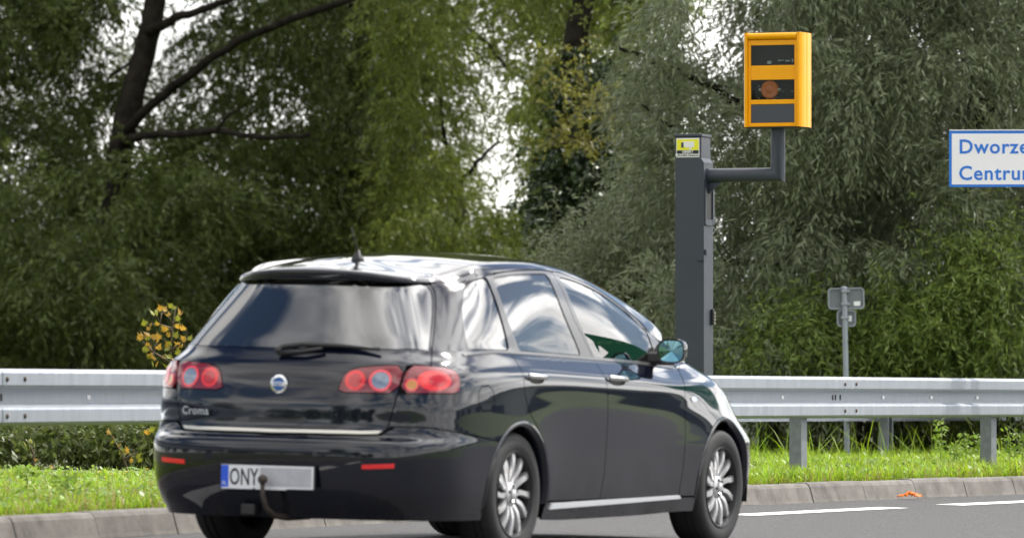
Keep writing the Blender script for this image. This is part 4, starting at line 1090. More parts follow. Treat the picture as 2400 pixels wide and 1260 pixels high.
mat('trim_satin', (.075,.073,.075), .30, coat=.3)
mat('chrome', (.78,.78,.78), .12, metal=1.0)
mat('strip_satin', (.62,.60,.54), .35, metal=.6)
mat('strip_bright', (.74,.76,.79), .35, metal=.25, coat=.5)
mat('shell_dark', (.006,.006,.006), .9)
mat('rubber', (.018,.018,.019), .75, var=.25, vscale=40)
mat('alloy', (.58,.58,.59), .32, metal=.55, coat=.3); mat('alloy_dark', (.035,.035,.037), .45, metal=.6)
mat('brake', (.04,.04,.04), .5, metal=.6)
mat('lamp_dark', (.20,.006,.014), .12, coat=1.0)
mat('lamp_red', (.80,.008,.010), .22, coat=1.0)
mat('lamp_deep', (.48,.006,.01), .18, coat=1.0)
mat('lamp_pink', (.88,.06,.08), .25, coat=1.0)
mat('lamp_clear', (.20,.25,.33), .10, coat=1.0, var=.3, vscale=30)
mat('lamp_amber', (.55,.25,.06), .15, coat=1.0)
mat('reflex_red', (.72,.015,.018), .3, coat=.6)
mat('plate_white', (.70,.71,.74), .35); mat('plate_grey', (.42,.42,.45), .5, var=.12, vscale=18)
mat('plate_blue', (.02,.09,.62), .35); mat('plate_black', (.012,.012,.014), .4)
mat('badge_blue', (.015,.10,.36), .2, coat=1.0)
mat('seat', (.020,.020,.022), .9, var=.2, vscale=20)
mat('tow_metal', (.055,.043,.035), .6, metal=.4, var=.3, vscale=40)
mat('mirror_glass', (.22,.42,.48), .02, metal=1.0)
mat('headlamp', (.45,.48,.52), .08, coat=1.0)
glass('tint_glass', (.05,.06,.058), 2.6); glass('privacy_glass', (.05,.055,.055), 2.6); glass('clear_glass', (.20,.27,.24), 2.2)
# ------------------------------------------------------------------ placing
CTH = R(25.1)
Fv = Vector((math.sin(CTH), math.cos(CTH), -.02*math.sin(CTH)+.002*math.cos(CTH))).normalized()
Lv = Vector((-math.cos(CTH), math.sin(CTH), .02*math.cos(CTH)+.002*math.sin(CTH))).normalized(); Lv = (Lv-Fv*Lv.dot(Fv)).normalized()
Uv = Fv.cross(Lv)
cx_, cy_ = -.014+.83*Lv.x, 29.1+.83*Lv.y
car = empty('car', (0, 0, 0)); tag(car, 'black five-door estate car with chrome tailgate strip driving away past the guardrail', 'car')
car.matrix_world = Matrix(((Fv.x, Lv.x, Uv.x, cx_), (Fv.y, Lv.y, Uv.y, cy_), (Fv.z, Lv.z, Uv.z, road_z(cx_, cy_)), (0, 0, 0, 1)))
WR, RW, RF = .318, .366, .382
def arc(cx, r, a0, a1, n=28):
    out = []
    for k in range(n+1):
        a = R(a0+(a1-a0)*k/n); q = side_uv(cx+r*math.cos(a), .315+r*math.sin(a))
        if q: out.append(q)
    return out
q_win = loop3([(-.013,.678,1.430),(-.017,.813,1.054),(-.22,.797,1.056),(-.422,.775,1.056),(-.385,.730,1.168),(-.310,.687,1.272),(-.242,.661,1.342),(-.187,.645,1.389),(-.114,.663,1.412)], 2)
rd_win = loop3([(.052,.688,1.425),(.283,.686,1.444),(.727,.673,1.456),(.76,.758,1.256),(.878,.812,1.036),(.486,.815,1.045),(.112,.816,1.053),(.048,.772,1.224)], 2)
fd_win = loop3([(.892,.669,1.445),(1.213,.66,1.415),(1.563,.657,1.344),(1.831,.665,1.26),(1.955,.70,1.184),(1.951,.755,1.08),(1.911,.784,.997),(1.771,.793,1.001),(1.4,.80,1.014),(1.06,.812,1.026),(.935,.758,1.241)], 2)
dlo = [(-.004,.673,1.441),(.30,.673,1.467),(.645,.666,1.476),(.825,.66,1.473),(.956,.649,1.469),(1.31,.646,1.417),(1.666,.648,1.332),(1.919,.667,1.241),(2.023,.686,1.177)]
belt = [(-.009,.82,1.040),(.53,.82,1.03),(1.035,.816,1.015),(1.489,.807,1.002),(1.949,.786,.984),(2.231,.781,.968)]
drr = [(-.009,.815,1.040),(.016,.85,.98),(.027,.872,.935),(.022,.886,.848),(.078,.889,.739),(.201,.887,.655),(.309,.883,.551),(.376,.875,.418),(.397,.861,.277)]
bg_lo = [(1.042,.861,.278),(1.092,.872,.477),(1.079,.884,.748),(1.062,.876,.906),(1.035,.816,1.015)]
bg_up = [(1.035,.816,1.015),(.885,.763,1.229),(.825,.663,1.468)]
fdf = [(2.086,.86,.278),(2.123,.88,.514),(2.118,.876,.772),(2.136,.861,.877),(2.231,.785,.966)]
mirr_edge = [(2.231,.785,.966),(2.12,.735,1.08),(2.023,.686,1.177)]
split = lambda P, a, b: [p for p in P if a-1e-6 <= p[0] <= b+1e-6]
rear_low = path3(split(belt, -.02, 1.04), 0)+path3(bg_lo[::-1], 1)[1:]+path3([bg_lo[0], drr[-1]])[1:]+path3(drr[::-1], 1)[1:-1]
rear_up = path3(split(belt, -.02, 1.04), 0)+path3(bg_up)[1:]+path3(split(dlo, -.02, .83)[::-1], 1)[1:]+path3([dlo[0], belt[0]])[1:-1]
front_low = path3(split(belt, 1.03, 3), 0)+path3(fdf[::-1], 1)[1:]+path3([fdf[0], bg_lo[0]])[1:]+path3(bg_lo, 1)[1:-1]
front_up = path3(bg_up)+path3(split(dlo, .82, 3), 1)[1:]+path3(mirr_edge[::-1])[1:]+path3(split(belt, 1.03, 3)[::-1])[1:-1]
rdoor = panel('rear_door', rear_low, 'car_paint', car); fdoor = panel('front_door', front_low, 'car_paint', car)
panel('window_frame', rear_up, 'trim_satin', rdoor, [rd_win], off=-.003); panel('window_frame', front_up, 'trim_satin', fdoor, [fd_win], off=-.003)
panel('window', rd_win, 'tint_glass', rdoor, off=-.007, gap=.001, skirt=.004); panel('window', fd_win, 'clear_glass', fdoor, off=-.007, gap=.001, skirt=.004)
# body side with pillars and cant rail
bump = [(-.933,.598,.660),(-.889,.684,.661),(-.833,.751,.661),(-.699,.829,.641),(-.485,.869,.617),(-.275,.885,.592)]
tg = [(-.393,.540,1.390),(-.397,.567,1.349),(-.437,.597,1.295),(-.585,.663,1.132),(-.759,.732,.967)]
tg_low = [(-.912,.625,.826),(-.934,.592,.676),(-.943,.580,.645)]
lamp_o = [(-.850,.646,.965),(-.762,.734,.963),(-.687,.780,.958),(-.640,.808,.944),(-.623,.824,.918),(-.632,.831,.878),(-.645,.834,.831),(-.79,.755,.828),(-.910,.629,.824)]
lamp_i = [(-.856,.637,.965),(-.915,.500,.960),(-.937,.411,.951),(-.955,.354,.927),(-.970,.336,.877),(-.980,.325,.826),(-.957,.476,.827),(-.913,.621,.826)]
RS = 10.4*SV; WS = 10.4*SV
u_sp = 3.85*SU
seam = uvline([(11.15*SU, RS), (u_sp, RS)], 1.)
a_in = math.degrees(math.atan2(.592-.315, -.24))
body = path3(bump, 1)+arc(0, RW, a_in, -6)+path3(drr[::-1], 1)+path3([drr[0], (-.006,.74,1.24), dlo[0]])[1:]+path3(dlo, 1)[1:]+path3(mirr_edge[::-1])[1:]+path3([(2.231,.785,.966),(2.33,.755,1.0),(2.36,.70,1.06)])[1:]+seam+path3([(-.335,.535,1.418),(-.385,.540,1.400)])+path3(tg, 1)+path3(lamp_o[1:-1]+[lamp_o[-1]], 1)[1:]+path3(tg_low)[1:]
flap = loop3([(-.479,.861,.868),(-.327,.872,.875),(-.316,.882,.75),(-.473,.87,.742)], 1)
quarter = panel('rear_quarter_panel', body, 'car_paint', car, [q_win, flap])
panel('quarter_window', q_win, 'tint_glass', quarter, off=-.006, gap=.002, skirt=.004)
panel('fuel_flap', flap, 'car_paint', quarter)
# belt moulding
bm_ = [(-.50,.812,1.046)]+belt[:]
panel('belt_moulding', path3([(p[0], p[1], p[2]+.011) for p in bm_][:-1]+[(2.15,.79,.985)])+path3(([(p[0], p[1], p[2]-.006) for p in bm_][:-1]+[(2.15,.79,.972)])[::-1]), 'trim_satin', car, off=.004, gap=0, skirt=.008)
# roof, spoiler, windscreen, bonnet, wings
sp_line = uvline([(0, 11.1*SV), (1.2*SU, 11.1*SV), (2.2*SU, 11.02*SV), (3.2*SU, 10.85*SV), (u_sp, RS)], 1.)
roof_p = sp_line+uvline([(u_sp, RS), (9.05*SU, RS)])[1:]+uvline([(9.05*SU, RS), (8.75*SU, NV-1.0001)])[1:]+uvline([(8.75*SU, NV-1.0001), (0, NV-1.0001)])[1:]
panel('roof', roof_p, 'car_paint', car, two=False, both=True)
sp_edge = uvline([(u_sp, RS), (3.6*SU, 9.5*SV), (3.15*SU, 8.5*SV), (2.6*SU, 8.15*SV), (1.5*SU, 8.1*SV), (0, 8.1*SV)], 1.)
half = sp_line+sp_edge[1:]
panel('roof_spoiler', sp_line[1:]+sp_edge[1:]+mirror_u(sp_line[1:]+sp_edge[1:-1]), 'car_paint', car, two=False)
ws = uvline([(9.1*SU, RS), (11.15*SU, RS)])+uvline([(11.15*SU, RS), (12.0*SU, 11.6*SV), (12.0*SU, NV-1.0001)])[1:]+uvline([(12.0*SU, NV-1.0001), (8.8*SU, NV-1.0001)])[1:]
panel('windscreen', ws, 'clear_glass', car, two=False, both=True, off=-.004)
U15 = 15*SU
def about_front(P): return P+[(2*U15-u, v) for u, v in reversed(P)]
hood = uvline([(11.15*SU, 6.96*SV), (11.25*SU, 6.55*SV), (11.9*SU, 6.35*SV), (12.6*SU, 6.05*SV), (13.5*SU, 6.0*SV), (U15-.01, 6.0*SV)], 1.)
hood_t = uvline([(U15-.01, 7*SV), (13*SU, 7*SV), (11.15*SU, 6.96*SV)], 1.)
panel('bonnet', about_front(hood)[:-1]+[(2*U15-u, v) for u, v in uvline([(11.15*SU, 6.97*SV), (13*SU, 7*SV), (U15-.01, 7*SV)], 1.)]+hood_t[1:-1], 'car_paint', car, two=False)
wing_f = [(3.085,.80,.640),(3.06,.825,.62)]
pj = uv_of((3.08,.80,.650)); aF = math.degrees(math.atan2(.58-.315, 3.0-2.7))
wing = path3(fdf, 1)+path3([(2.231,.785,.966),(2.33,.755,1.0)])[1:]+uvline([(11.2*SU, 6.9*SV), (11.25*SU, 6.55*SV), (11.9*SU, 6.35*SV), (12.3*SU, 6.18*SV), (12.38*SU, 5.6*SV), pj], 1.)+arc(2.7, RF, aF, 186)
fwing = panel('front_wing', wing, 'car_paint', car)
fl_ = [(uv_of((2.255+.045*math.cos(a), .87, .806+.016*math.sin(a)))) for a in np.linspace(0, 2*math.pi, 20)[:-1]]
panel('side_indicator', fl_, 'lamp_clear', fwing, off=.004, gap=0, skirt=.006)
head = uvline([(12.42*SU, 5.55*SV), (12.36*SU, 6.12*SV), (12.6*SU, 6.02*SV), (13.5*SU, 5.96*SV), (13.7*SU, 5.2*SV), (12.9*SU, 5.1*SV), (12.42*SU, 5.55*SV)], .6)[:-1]
panel('headlight', head, 'headlamp', car, off=.001)
fb = [pj]+uvline([(12.42*SU, 5.5*SV), (12.9*SU, 5.05*SV), (13.72*SU, 5.15*SV), (13.6*SU, 5.9*SV), (14.2*SU, 5.95*SV), (U15-.01, 5.95*SV)], 1.)
fbl = [q for q in reversed(arc(2.7, RF, aF, -20))]
fbb = uvline([(U15-.01, 0), (12.4*SU, 0), (12.05*SU, 0)], 1.)
fbump = panel('front_bumper', fbl[::-1][::-1]+fb+[(2*U15-u, v) for u, v in reversed(fbl+fb)]+[(2*U15-u, v) for u, v in reversed(fbb)]+fbb[1:], 'car_paint', car, two=False)
gr = [(14.1*SU, 3.2*SV), (14.1*SU, 5.2*SV), (U15, 5.3*SV), (15.9*SU, 5.2*SV), (15.9*SU, 3.2*SV), (U15, 3.1*SV)]
panel('grille', uvline(gr+[gr[0]], 1.)[:-1], 'trim_black', fbump, off=.004, gap=0, two=False)
# sill with bright strip
sill = path3([(.37,.86,.272),(2.325,.86,.272)], 0, .05)+[side_uv(2.335, .235)]+[(side_uv(2.335, .235)[0], 0.)]+uvline([(side_uv(2.335, .235)[0], 0.), (side_uv(.352, .235)[0], 0.)], 1.)[1:]+[side_uv(.355, .235)]
sl = panel('sill', sill, 'car_paint', car)
strip_ = path3([(.43,.859,.266),(1.2,.861,.275),(2.09,.861,.283)], 0, .05)+path3([(2.11,.857,.266),(1.2,.857,.250),(.415,.853,.237)], 0, .05)
panel('sill_strip', strip_, 'strip_bright', sl, off=.010, gap=0, skirt=.014)
# tailgate
r_win = [(-.67,0,1.387),(-.65,.2,1.385),(-.60,.37,1.381),(-.516,.465,1.376),(-.42,.522,1.372),(-.414,.556,1.344),(-.480,.600,1.262),(-.684,.680,1.046)]
r_bot = [(-.684,.680,1.046),(-.80,.555,1.046),(-.85,.43,1.046),(-.876,.287,1.046),(-.885,.05,1.046)]
rw_half = path3(r_win, 1)+path3(r_bot, 0, .04)[1:]
rw_poly = rw_half[1:]+mirror_u(rw_half[1:])
tg_half = path3([(-.67,.02,1.391),(-.645,.27,1.388),(-.53,.456,1.381),(-.42,.528,1.379)], 0)+path3(tg, 1)[1:]+path3([tg[-1],(-.852,.643,.9665),tg_low[0]])[1:]+path3(tg_low+[(-.958,.553,.615),(-.98,.46,.613),(-1.007,.30,.611),(-1.016,.05,.611)], 1)[1:]
tg_poly = tg_half+mirror_u(tg_half)
li = loop3(lamp_i, 1, .02); lo = loop3(lamp_o, 1, .02)
gate = panel('tailgate', tg_poly, 'car_paint', car, [rw_poly, li, mirror_u(li)], two=False)
panel('rear_window', rw_poly, 'privacy_glass', gate, off=-.002, gap=.001, skirt=.006, two=False)
lamps_i = panel('tail_lamp', li, 'lamp_dark', car, off=.003, gap=.002, skirt=.02)
lamps_o = panel('tail_lamp', lo, 'lamp_dark', car, off=.003, gap=.002, skirt=.02)
def disc(c, ry, rz, n=28, u0=None):
    uu, vv = uv_of(c); a, b = metric(uu, vv)
    return [(uu+ry*math.cos(t)/a, vv+rz*math.sin(t)/b) for t in np.linspace(0, 2*math.pi, n+1)[:-1]]
def ring_panel(name, c, ry, rz, th, m, parent, off): panel(name, disc(c, ry, rz), m, parent, [disc(c, ry-th, rz-th)], gap=0, off=off, skirt=.004, hole_gap=0)
c1, c2, c3, c4 = (-.956,.412,.889), (-.929,.539,.891), (-.87,.681,.870), (-.775,.758,.894)
panel('reflector_bowl', disc(c1, .053, .052), 'lamp_red', lamps_i, gap=0, off=.0045, skirt=.003); panel('reflector_bowl', disc(c1, .034, .034), 'lamp_deep', lamps_i, gap=0, off=.0065, skirt=.003)
ring_panel('lens_ring', c2, .058, .056, .012, 'lamp_pink', lamps_i, .006); panel('clear_lens', disc(c2, .046, .044), 'lamp_clear', lamps_i, gap=0, off=.0045, skirt=.003)
panel('reflector_bowl', disc(c4, .095, .052), 'lamp_red', lamps_o, gap=0, off=.0045, skirt=.003); panel('reflector_bowl', disc((-.755,.772,.899), .055, .034), 'lamp_deep', lamps_o, gap=0, off=.0062, skirt=.003)
ring_panel('lens_ring', c3, .034, .032, .008, 'lamp_pink', lamps_o, .0075); panel('indicator_lens', disc(c3, .026, .025), 'lamp_amber', lamps_o, gap=0, off=.0072, skirt=.003)
# chrome strip, handle recess and badges on the tailgate
cs_ = [(-1.016,.02,.636),(-1.0,.30,.636),(-.98,.46,.637),(-.945,.562,.640)]; cb_ = [(-.955,.542,.620),(-.98,.46,.616),(-1.0,.30,.615),(-1.016,.02,.615)]
ch = path3(cs_, 0)+path3(cb_, 0)
panel('chrome_strip', ch+mirror_u(ch), 'strip_satin', gate, off=.007, gap=0, skirt=.008, two=False)
def rear_poly(P, it=2):
    P = loop_smooth(P, it); return [rear_uv(y, z) for y, z in P]
hr = rear_poly([(.16,.700),(.10,.716),(-.10,.716),(-.16,.700),(-.165,.672),(-.11,.656),(.11,.656),(.165,.672)], 2)
panel('handle_recess', hr, 'trim_black', gate, off=.0015, gap=0, skirt=0, two=False)
hr2 = rear_poly([(.15,.702),(.10,.715),(-.10,.715),(-.15,.702),(-.10,.690),(.10,.690)], 2)
panel('handle', hr2, 'car_paint', gate, off=.012, gap=0, skirt=.012, two=False)
hr3 = rear_poly([(.15,.664),(.10,.672),(-.10,.672),(-.15,.664),(-.10,.652),(.10,.652)], 2)
panel('handle_lip', hr3, 'car_paint', gate, off=.007, gap=0, skirt=.006, two=False)
bx = S(*rear_uv(0, .862))[0][0]
bo = MB().lathe([(.0, .048), (-.008, .0475), (-.011, .043), (-.011, .0335), (-.008, .0330)], 36, 'x', (bx-.002, 0, .862)).build('badge_ring', 'chrome', gate, smooth='auto')
MB().lathe([(-.0075, .0335), (-.0085, .0005)], 36, 'x', (bx-.002, 0, .862)).build('badge_disc', 'badge_blue', gate)
MB().box(bx-.0155, bx-.009, -.036, .036, .851, .873).build('badge_band', 'plate_white', gate, bevel=.002)
RB = Matrix.Rotation(R(-90), 4, 'Z') @ Matrix.Rotation(R(90), 4, 'X')          # letters read from behind the car
text('badge_lettering', 'FIAT', .0235, 'badge_blue', gate, Matrix.Translation((bx-.0165, 0, .8537)) @ RB, .0006, 'CENTER', 1.05, .0004)
lx_ = S(*rear_uv(.48, .708))[0][0]; lx2 = S(*rear_uv(.40, .708))[0][0]
text('model_lettering', 'Croma', .058, 'chrome', gate, Matrix.Translation((lx_-.010, .556, .700)) @ Matrix.Rotation(-math.atan2(lx_-lx2, .08), 4, 'Z') @ RB @ Matrix.Shear('XZ', 4, (.0, .0)), .003, 'LEFT', 1.05, .0006)
# rear bumper
bump_half = path3([(-1.02,.02,.604),(-1.01,.30,.604),(-.98,.46,.606),(-.955,.558,.612),(-.938,.588,.640)], 0)+path3(bump, 1)[1:]+arc(0, RW, a_in, 200)
uB = bump_half[-1][0]
bump_half += uvline([(uB, 0), (uB-6, 0), (0.3, 0)], 1.)
rb = panel('rear_bumper', bump_half+mirror_u(bump_half), 'car_paint', car, two=False)
rf = [uv_of(p) for p in densify([(-1.045,.500,.449),(-1.045,.500,.471),(-.995,.657,.480),(-.995,.653,.457),(-1.045,.500,.449)], .02)[:-1]]
panel('reflector', rf, 'reflex_red', rb, off=.004, gap=0, skirt=.006)
ps = rear_poly([(.02,.545),(.0,.560),(-.02,.545),(0,.530)], 2)
for y_ in (.62, -.62, .25, -.25):
    d_ = [( (1 if y_ < 0 else -1)*u, v) for u, v in disc((-1.05 if abs(y_) < .5 else -1.0, abs(y_), .518), .013, .013, 14)]
    panel('parking_sensor', d_, 'trim_black', rb, off=.002, gap=0, skirt=.003, two=False)
# low black apron, plate, tow bar
px_ = -1.098
pl = MB().box(px_, px_+.012, -.268, .268, .332, .458).build('plate_holder', 'black_plastic', car, bevel=.006)
MB().box(px_-.004, px_-.001, -.26, .26, .339, .453).build('number_plate', 'plate_white', pl, bevel=.006)
MB().box(px_-.0052, px_-.0042, .218, .2595, .341, .451).build('plate_band', 'plate_blue', pl)
text('plate_letters', 'ONY', .118, 'plate_black', pl, Matrix.Translation((px_-.005, .212, .355)) @ RB @ Matrix.Diagonal((.60, 1, 1, 1)), .0005, 'LEFT', 1.06, .0014)
MB().box(px_-.0062, px_-.0042, -.248, .038, .352, .444).build('plate_blank', 'plate_grey', pl)
text('plate_letters', 'PL', .026, 'plate_white', pl, Matrix.Translation((px_-.006, .254, .352)) @ RB, .0003)
for y_ in (.17, -.02): MB().box(px_-.006, px_-.001, y_-.09, y_+.085, .334, .340).build('plate_clip', 'plate_white', pl)
tb = MB().tube([(-.75,-.06,.20),(-.98,-.055,.195),(-1.08,-.03,.205),(-1.135,-.015,.245),(-1.15,-.002,.31),(-1.15,.0,.365)], [.020,.018,.016,.014,.012,.011], 12).build('tow_bar', 'tow_metal', car, smooth=True)
MB().lathe([(-.025,.0005),(-.022,.012),(-.012,.0225),(0,.025),(.012,.0225),(.022,.012),(.025,.0005)], 16, 'z', (-1.15,.0,.385)).build('tow_ball', 'tow_metal', tb, smooth=True)
MB().box(-1.06,-.99,.09,.17,.20,.26).build('tow_socket', 'black_plastic', car, bevel=.01)
# door handles and mirrors
for sd, (rd_, fd_) in ((1, (rdoor[0], fdoor[0])), (-1, (rdoor[1], fdoor[1]))):
    for d_, x0, x1, z in ((rd_, .075, .285, .918), (fd_, 1.10, 1.33, .912)):
        pc = (x0+x1)/2; yb = S(*side_uv(pc, z))[0][1]*sd
        rc = loop_smooth([(x0+.02, z-.035), (x1-.02, z-.035), (x1-.01, z+.012), (x0+.01, z+.012)], 2)
        gp = panel_geo([side_uv(a_, b_) for a_, b_ in rc], gap=0, off=.0015, skirt=0)
        put('handle_recess', panel_mesh('handle_recess', gp, 'shell_dark', mirror=sd < 0), None, d_)
        n_ = 10; mb = MB(); rings = []
        pts = [(x0+(x1-x0)*k/n_, yb-sd*(.012+.022*math.sin(math.pi*k/n_)), z+.006-.006*k/n_) for k in range(n_+1)]
        mb.v = []
        for p in pts:
            for a_ in range(8):
                t = 2*math.pi*a_/8; mb.v.append((p[0], p[1]+.008*math.cos(t), p[2]+.015*math.sin(t)))
        for i in range(n_):
            for k in range(8): mb.f.append((i*8+k, i*8+(k+1) % 8, (i+1)*8+(k+1) % 8, (i+1)*8+k))
        mb.f += [tuple(range(8)), tuple(n_*8+k for k in range(8))]
        mb.build('handle', 'chrome', d_, smooth=True)
    # mirror: housing shell, glass facing the driver, foot
    mc = Vector((1.775, -.935*sd, 1.065)); mb = MB(); n1, n2 = 18, 9
    for j in range(n2+1):
        t = j/n2; sc_ = math.sqrt(max(0, 1-(t)**2.2)) if j < n2 else .02
        for k in range(n1):
            a_ = 2*math.pi*k/n1; c_, s_ = math.cos(a_), math.sin(a_)
            e = 2/3.0; yy = .080*math.copysign(abs(c_)**e, c_); zz_ = .067*math.copysign(abs(s_)**e, s_)
            mb.v.append((mc.x+.125*t, mc.y+yy*sc_-sd*0.0, mc.z+zz_*sc_+.012*t))
    for j in range(n2):
        for k in range(n1): mb.f.append((j*n1+k, j*n1+(k+1) % n1, (j+1)*n1+(k+1) % n1, (j+1)*n1+k))
    mb.f.append(tuple(n2*n1+k for k in range(n1)))
    mh = mb.build('door_mirror', 'car_paint', car, smooth=True)
    mg = MB(); mg.v = [(mc.x+.012, mc.y, mc.z)]
    for k in range(n1):
        a_ = 2*math.pi*k/n1; c_, s_ = math.cos(a_), math.sin(a_); e = 2/3.0
        mg.v.append((mc.x+.008+.012*math.copysign(abs(c_)**e, c_)*sd*-1, mc.y+.070*math.copysign(abs(c_)**e, c_), mc.z+.057*math.copysign(abs(s_)**e, s_)))
    mg.f = [(0, 1+k, 1+(k+1) % n1) for k in range(n1)]
    mg.build('mirror_glass', 'mirror_glass', mh, fix=False)
    rim_ = MB(); rv = []
    for q, qz in ((.080, .067), (.070, .057)):
        for k in range(n1):
            a_ = 2*math.pi*k/n1; c_, s_ = math.cos(a_), math.sin(a_); e = 2/3.0
            rv.append((mc.x-.001+(.006 if q < .075 else 0), mc.y+q*math.copysign(abs(c_)**e, c_), mc.z+qz*math.copysign(abs(s_)**e, s_)))
    rim_.v = rv; rim_.f = [(k, (k+1) % n1, n1+(k+1) % n1, n1+k) for k in range(n1)]
    rim_.build('mirror_rim', 'black_plastic', mh)
    MB().prism([(1.82, .997), (1.93, .987), (1.92, 1.05), (1.84, 1.06)], -.90*sd, -.765*sd, 'y').build('mirror_foot', 'black_plastic', mh, bevel=.015)
    MB().prism([(1.90, .995), (2.06, .985), (1.99, 1.10)], -.785*sd, -.755*sd, 'y').build('mirror_sail', 'black_plastic', mh, bevel=.004)
# wiper and aerial
wy = S(*rear_uv(0, 1.01))[0][0]
wp = MB().tube([(wy-.02,.03,1.018),(wy-.03,.045,1.03),(wy+.0,.02,1.050),(wy+.012,-.08,1.062),(wy+.02,-.28,1.060),(wy+.045,-.50,1.046)], [.014,.015,.014,.013,.011,.008], 8).build('wiper_arm', 'black_plastic', gate, smooth=True)
MB().tube([(wy+.01,.02,1.052),(wy+.02,-.12,1.07),(wy+.045,-.50,1.052)], [.006,.007,.005], 6).build('wiper_blade', 'rubber', gate, smooth=True)
MB().tube([(wy-.022,.035,1.015),(wy-.022,-.10,1.027),(wy-.0,-.2,1.045)], [.013,.012,.008], 8).build('wiper_base', 'black_plastic', gate, smooth=True)
av = S(3.9*SU, 11.9*SV)[0]; ax_ = -.34
az_ = cast((ax_, -.10, 3), (0, 0, -1))[0][2]
an = MB().lathe([(-.004,.034),(.006,.033),(.022,.016),(.045,.010),(.05,.0005)], 16, 'z', (0,0,0)).build('aerial_base', 'black_plastic', car, smooth=True, loc=(ax_, -.10, az_))
MB().tube([(0,0,.03),(-.035,.0,.09),(-.075,.0,.16)], [.006,.004,.0025], 8).build('aerial_rod', 'black_plastic', an, smooth=True)
# arch lips and liners, wheels
def arch_lip(cx, r, a0, a1):
    g_ = []; mb = MB(); n = 40; rows = []
    for k in range(n+1):
        a = R(a0+(a1-a0)*k/n); q = side_uv(cx+(r+.002)*math.cos(a), .315+(r+.002)*math.sin(a))
        if not q: continue
        p, nn = S(*q); rd = np.array([math.cos(a), 0, math.sin(a)])
        rows.append([p+nn*.001+rd*.012, p+nn*.006+rd*.002, p+nn*.004-rd*.010, p-rd*.022+np.array([0, .02, 0]), p-rd*.024+np.array([0, .05, 0])])
    m = 5
    for r_ in rows: mb.v += [tuple(x) for x in r_]
    for i in range(len(rows)-1):
        for j in range(m-1): mb.f.append((i*m+j, i*m+j+1, (i+1)*m+j+1, (i+1)*m+j))
    return mb
def liner(cx, r, sd):
    mb = MB(); n = 24
    for k in range(n+1):
        a = R(-12+204*k/n)
        for y_ in (.50, .845): mb.v.append((cx+(r+.015)*math.cos(a), -y_*sd, .315+(r+.015)*math.sin(a)))
    for k in range(n): mb.f.append((2*k, 2*k+1, 2*k+3, 2*k+2))
    k = len(mb.v); mb.v.append((cx, -.50*sd, .315))
    for i in range(n): mb.f.append((k, 2*i, 2*i+2))
    return mb
for cx, r_, nm in ((0, RW, 'rear'), (2.7, RF, 'front')):
    m_ = arch_lip(cx, r_, -8, 188)
    m_.build('arch_lip', 'car_paint', car, smooth=True)
    m2 = MB(); m2.v = [(p[0], -p[1], p[2]) for p in m_.v]; m2.f = m_.f; m2.build('arch_lip', 'car_paint', car, smooth=True)
    for sd in (1, -1): liner(cx, r_, sd).build('wheel_arch_liner', 'shell_dark', car)
tyre_p = [(-.075,.215),(-.098,.222),(-.110,.250),(-.108,.285),(-.098,.306),(-.080,.3155),(-.045,.318),(-.042,.311),(-.036,.311),(-.033,.318),(-.003,.318),(-.0,.311),(.006,.311),(.009,.318),(.045,.318),(.080,.3155),(.098,.306),(.108,.285),(.110,.25),(.098,.222),(.075,.215)]
rim_p = [(-.100,.2235),(-.106,.221),(-.104,.214),(-.088,.209),(-.070,.205),(-.02,.196),(.075,.205),(.09,.222)]
NSP = 12
def spoke():
    # a gently S-bent spoke widening at the rim, outer face at y = -.09
    mb = MB(); n = 8
    for k in range(n+1):
        t = k/n; r_ = .052+(.216-.052)*t; bend = .007*math.sin(t*math.pi*1.6); w = .0125+.0090*t*t+.003*(1-t)**2
        y = -.085-.012*math.sin(math.pi*min(1, t*1.05))+.012*(1-t)
        for (dw, dy) in ((-w, .012), (-w*.75, 0), (w*.75, 0), (w, .012), (w*.8, .035), (-w*.8, .035)): mb.v.append((r_, y+dy, bend+dw))
    for i in range(n):
        for k in range(6): mb.f.append((i*6+k, i*6+(k+1) % 6, (i+1)*6+(k+1) % 6, (i+1)*6+k))
    return mb
tyre_me = rim_me = None; proto = {}
for (cx, sd) in ((0, 1), (2.7, 1), (0, -1), (2.7, -1)):
    loc = (cx, -.755*sd, .318); rz = 0 if sd > 0 else math.pi
    if not proto:
        w = MB().lathe(rim_p, 56).build('wheel', 'alloy_dark', car, smooth='auto', loc=loc, rot=(0, 0, rz)); proto['w'] = w
        proto['c'] = [MB().lathe(tyre_p, 64).build('tyre', 'rubber', w, smooth='auto')]
        sp = spoke().build('spoke', 'alloy', w, smooth='auto', bevel=0)
        proto['c'].append(sp)
        for k in range(1, NSP): proto['c'].append(twin(sp, w, rot=(0, 2*math.pi*k/NSP, 0)))
        proto['c'].append(MB().lathe([(-.05,.062),(-.080,.060),(-.088,.050),(-.090,.040),(-.083,.034),(-.083,.028),(-.098,.026),(-.102,.018),(-.102,.0005)], 32).build('hub', 'alloy', w, smooth='auto'))
        proto['c'].append(MB().lathe([(-.02,.15),(-.02,.07),(-.055,.066),(-.055,.0005)], 32).build('brake_disc', 'brake', w, smooth='auto'))
        proto['c'].append(MB().lathe([(.01,.2),(.012,.0005)], 32).build('wheel_back', 'shell_dark', w))
        for k in range(5):
            a = 2*math.pi*k/5+.3; proto['c'].append(MB().lathe([(-.095,.0005),(-.094,.008),(-.08,.009)], 8, 'y', (.043*math.cos(a),0,.043*math.sin(a))).build('wheel_bolt', 'brake', w))
    else:
        w = twin(proto['w'], car, loc, (0, R(17*cx), rz))
        for c_ in proto['c']:
            if c_.name.startswith('spoke'): twin(c_, w)
            else: twin(c_, w)
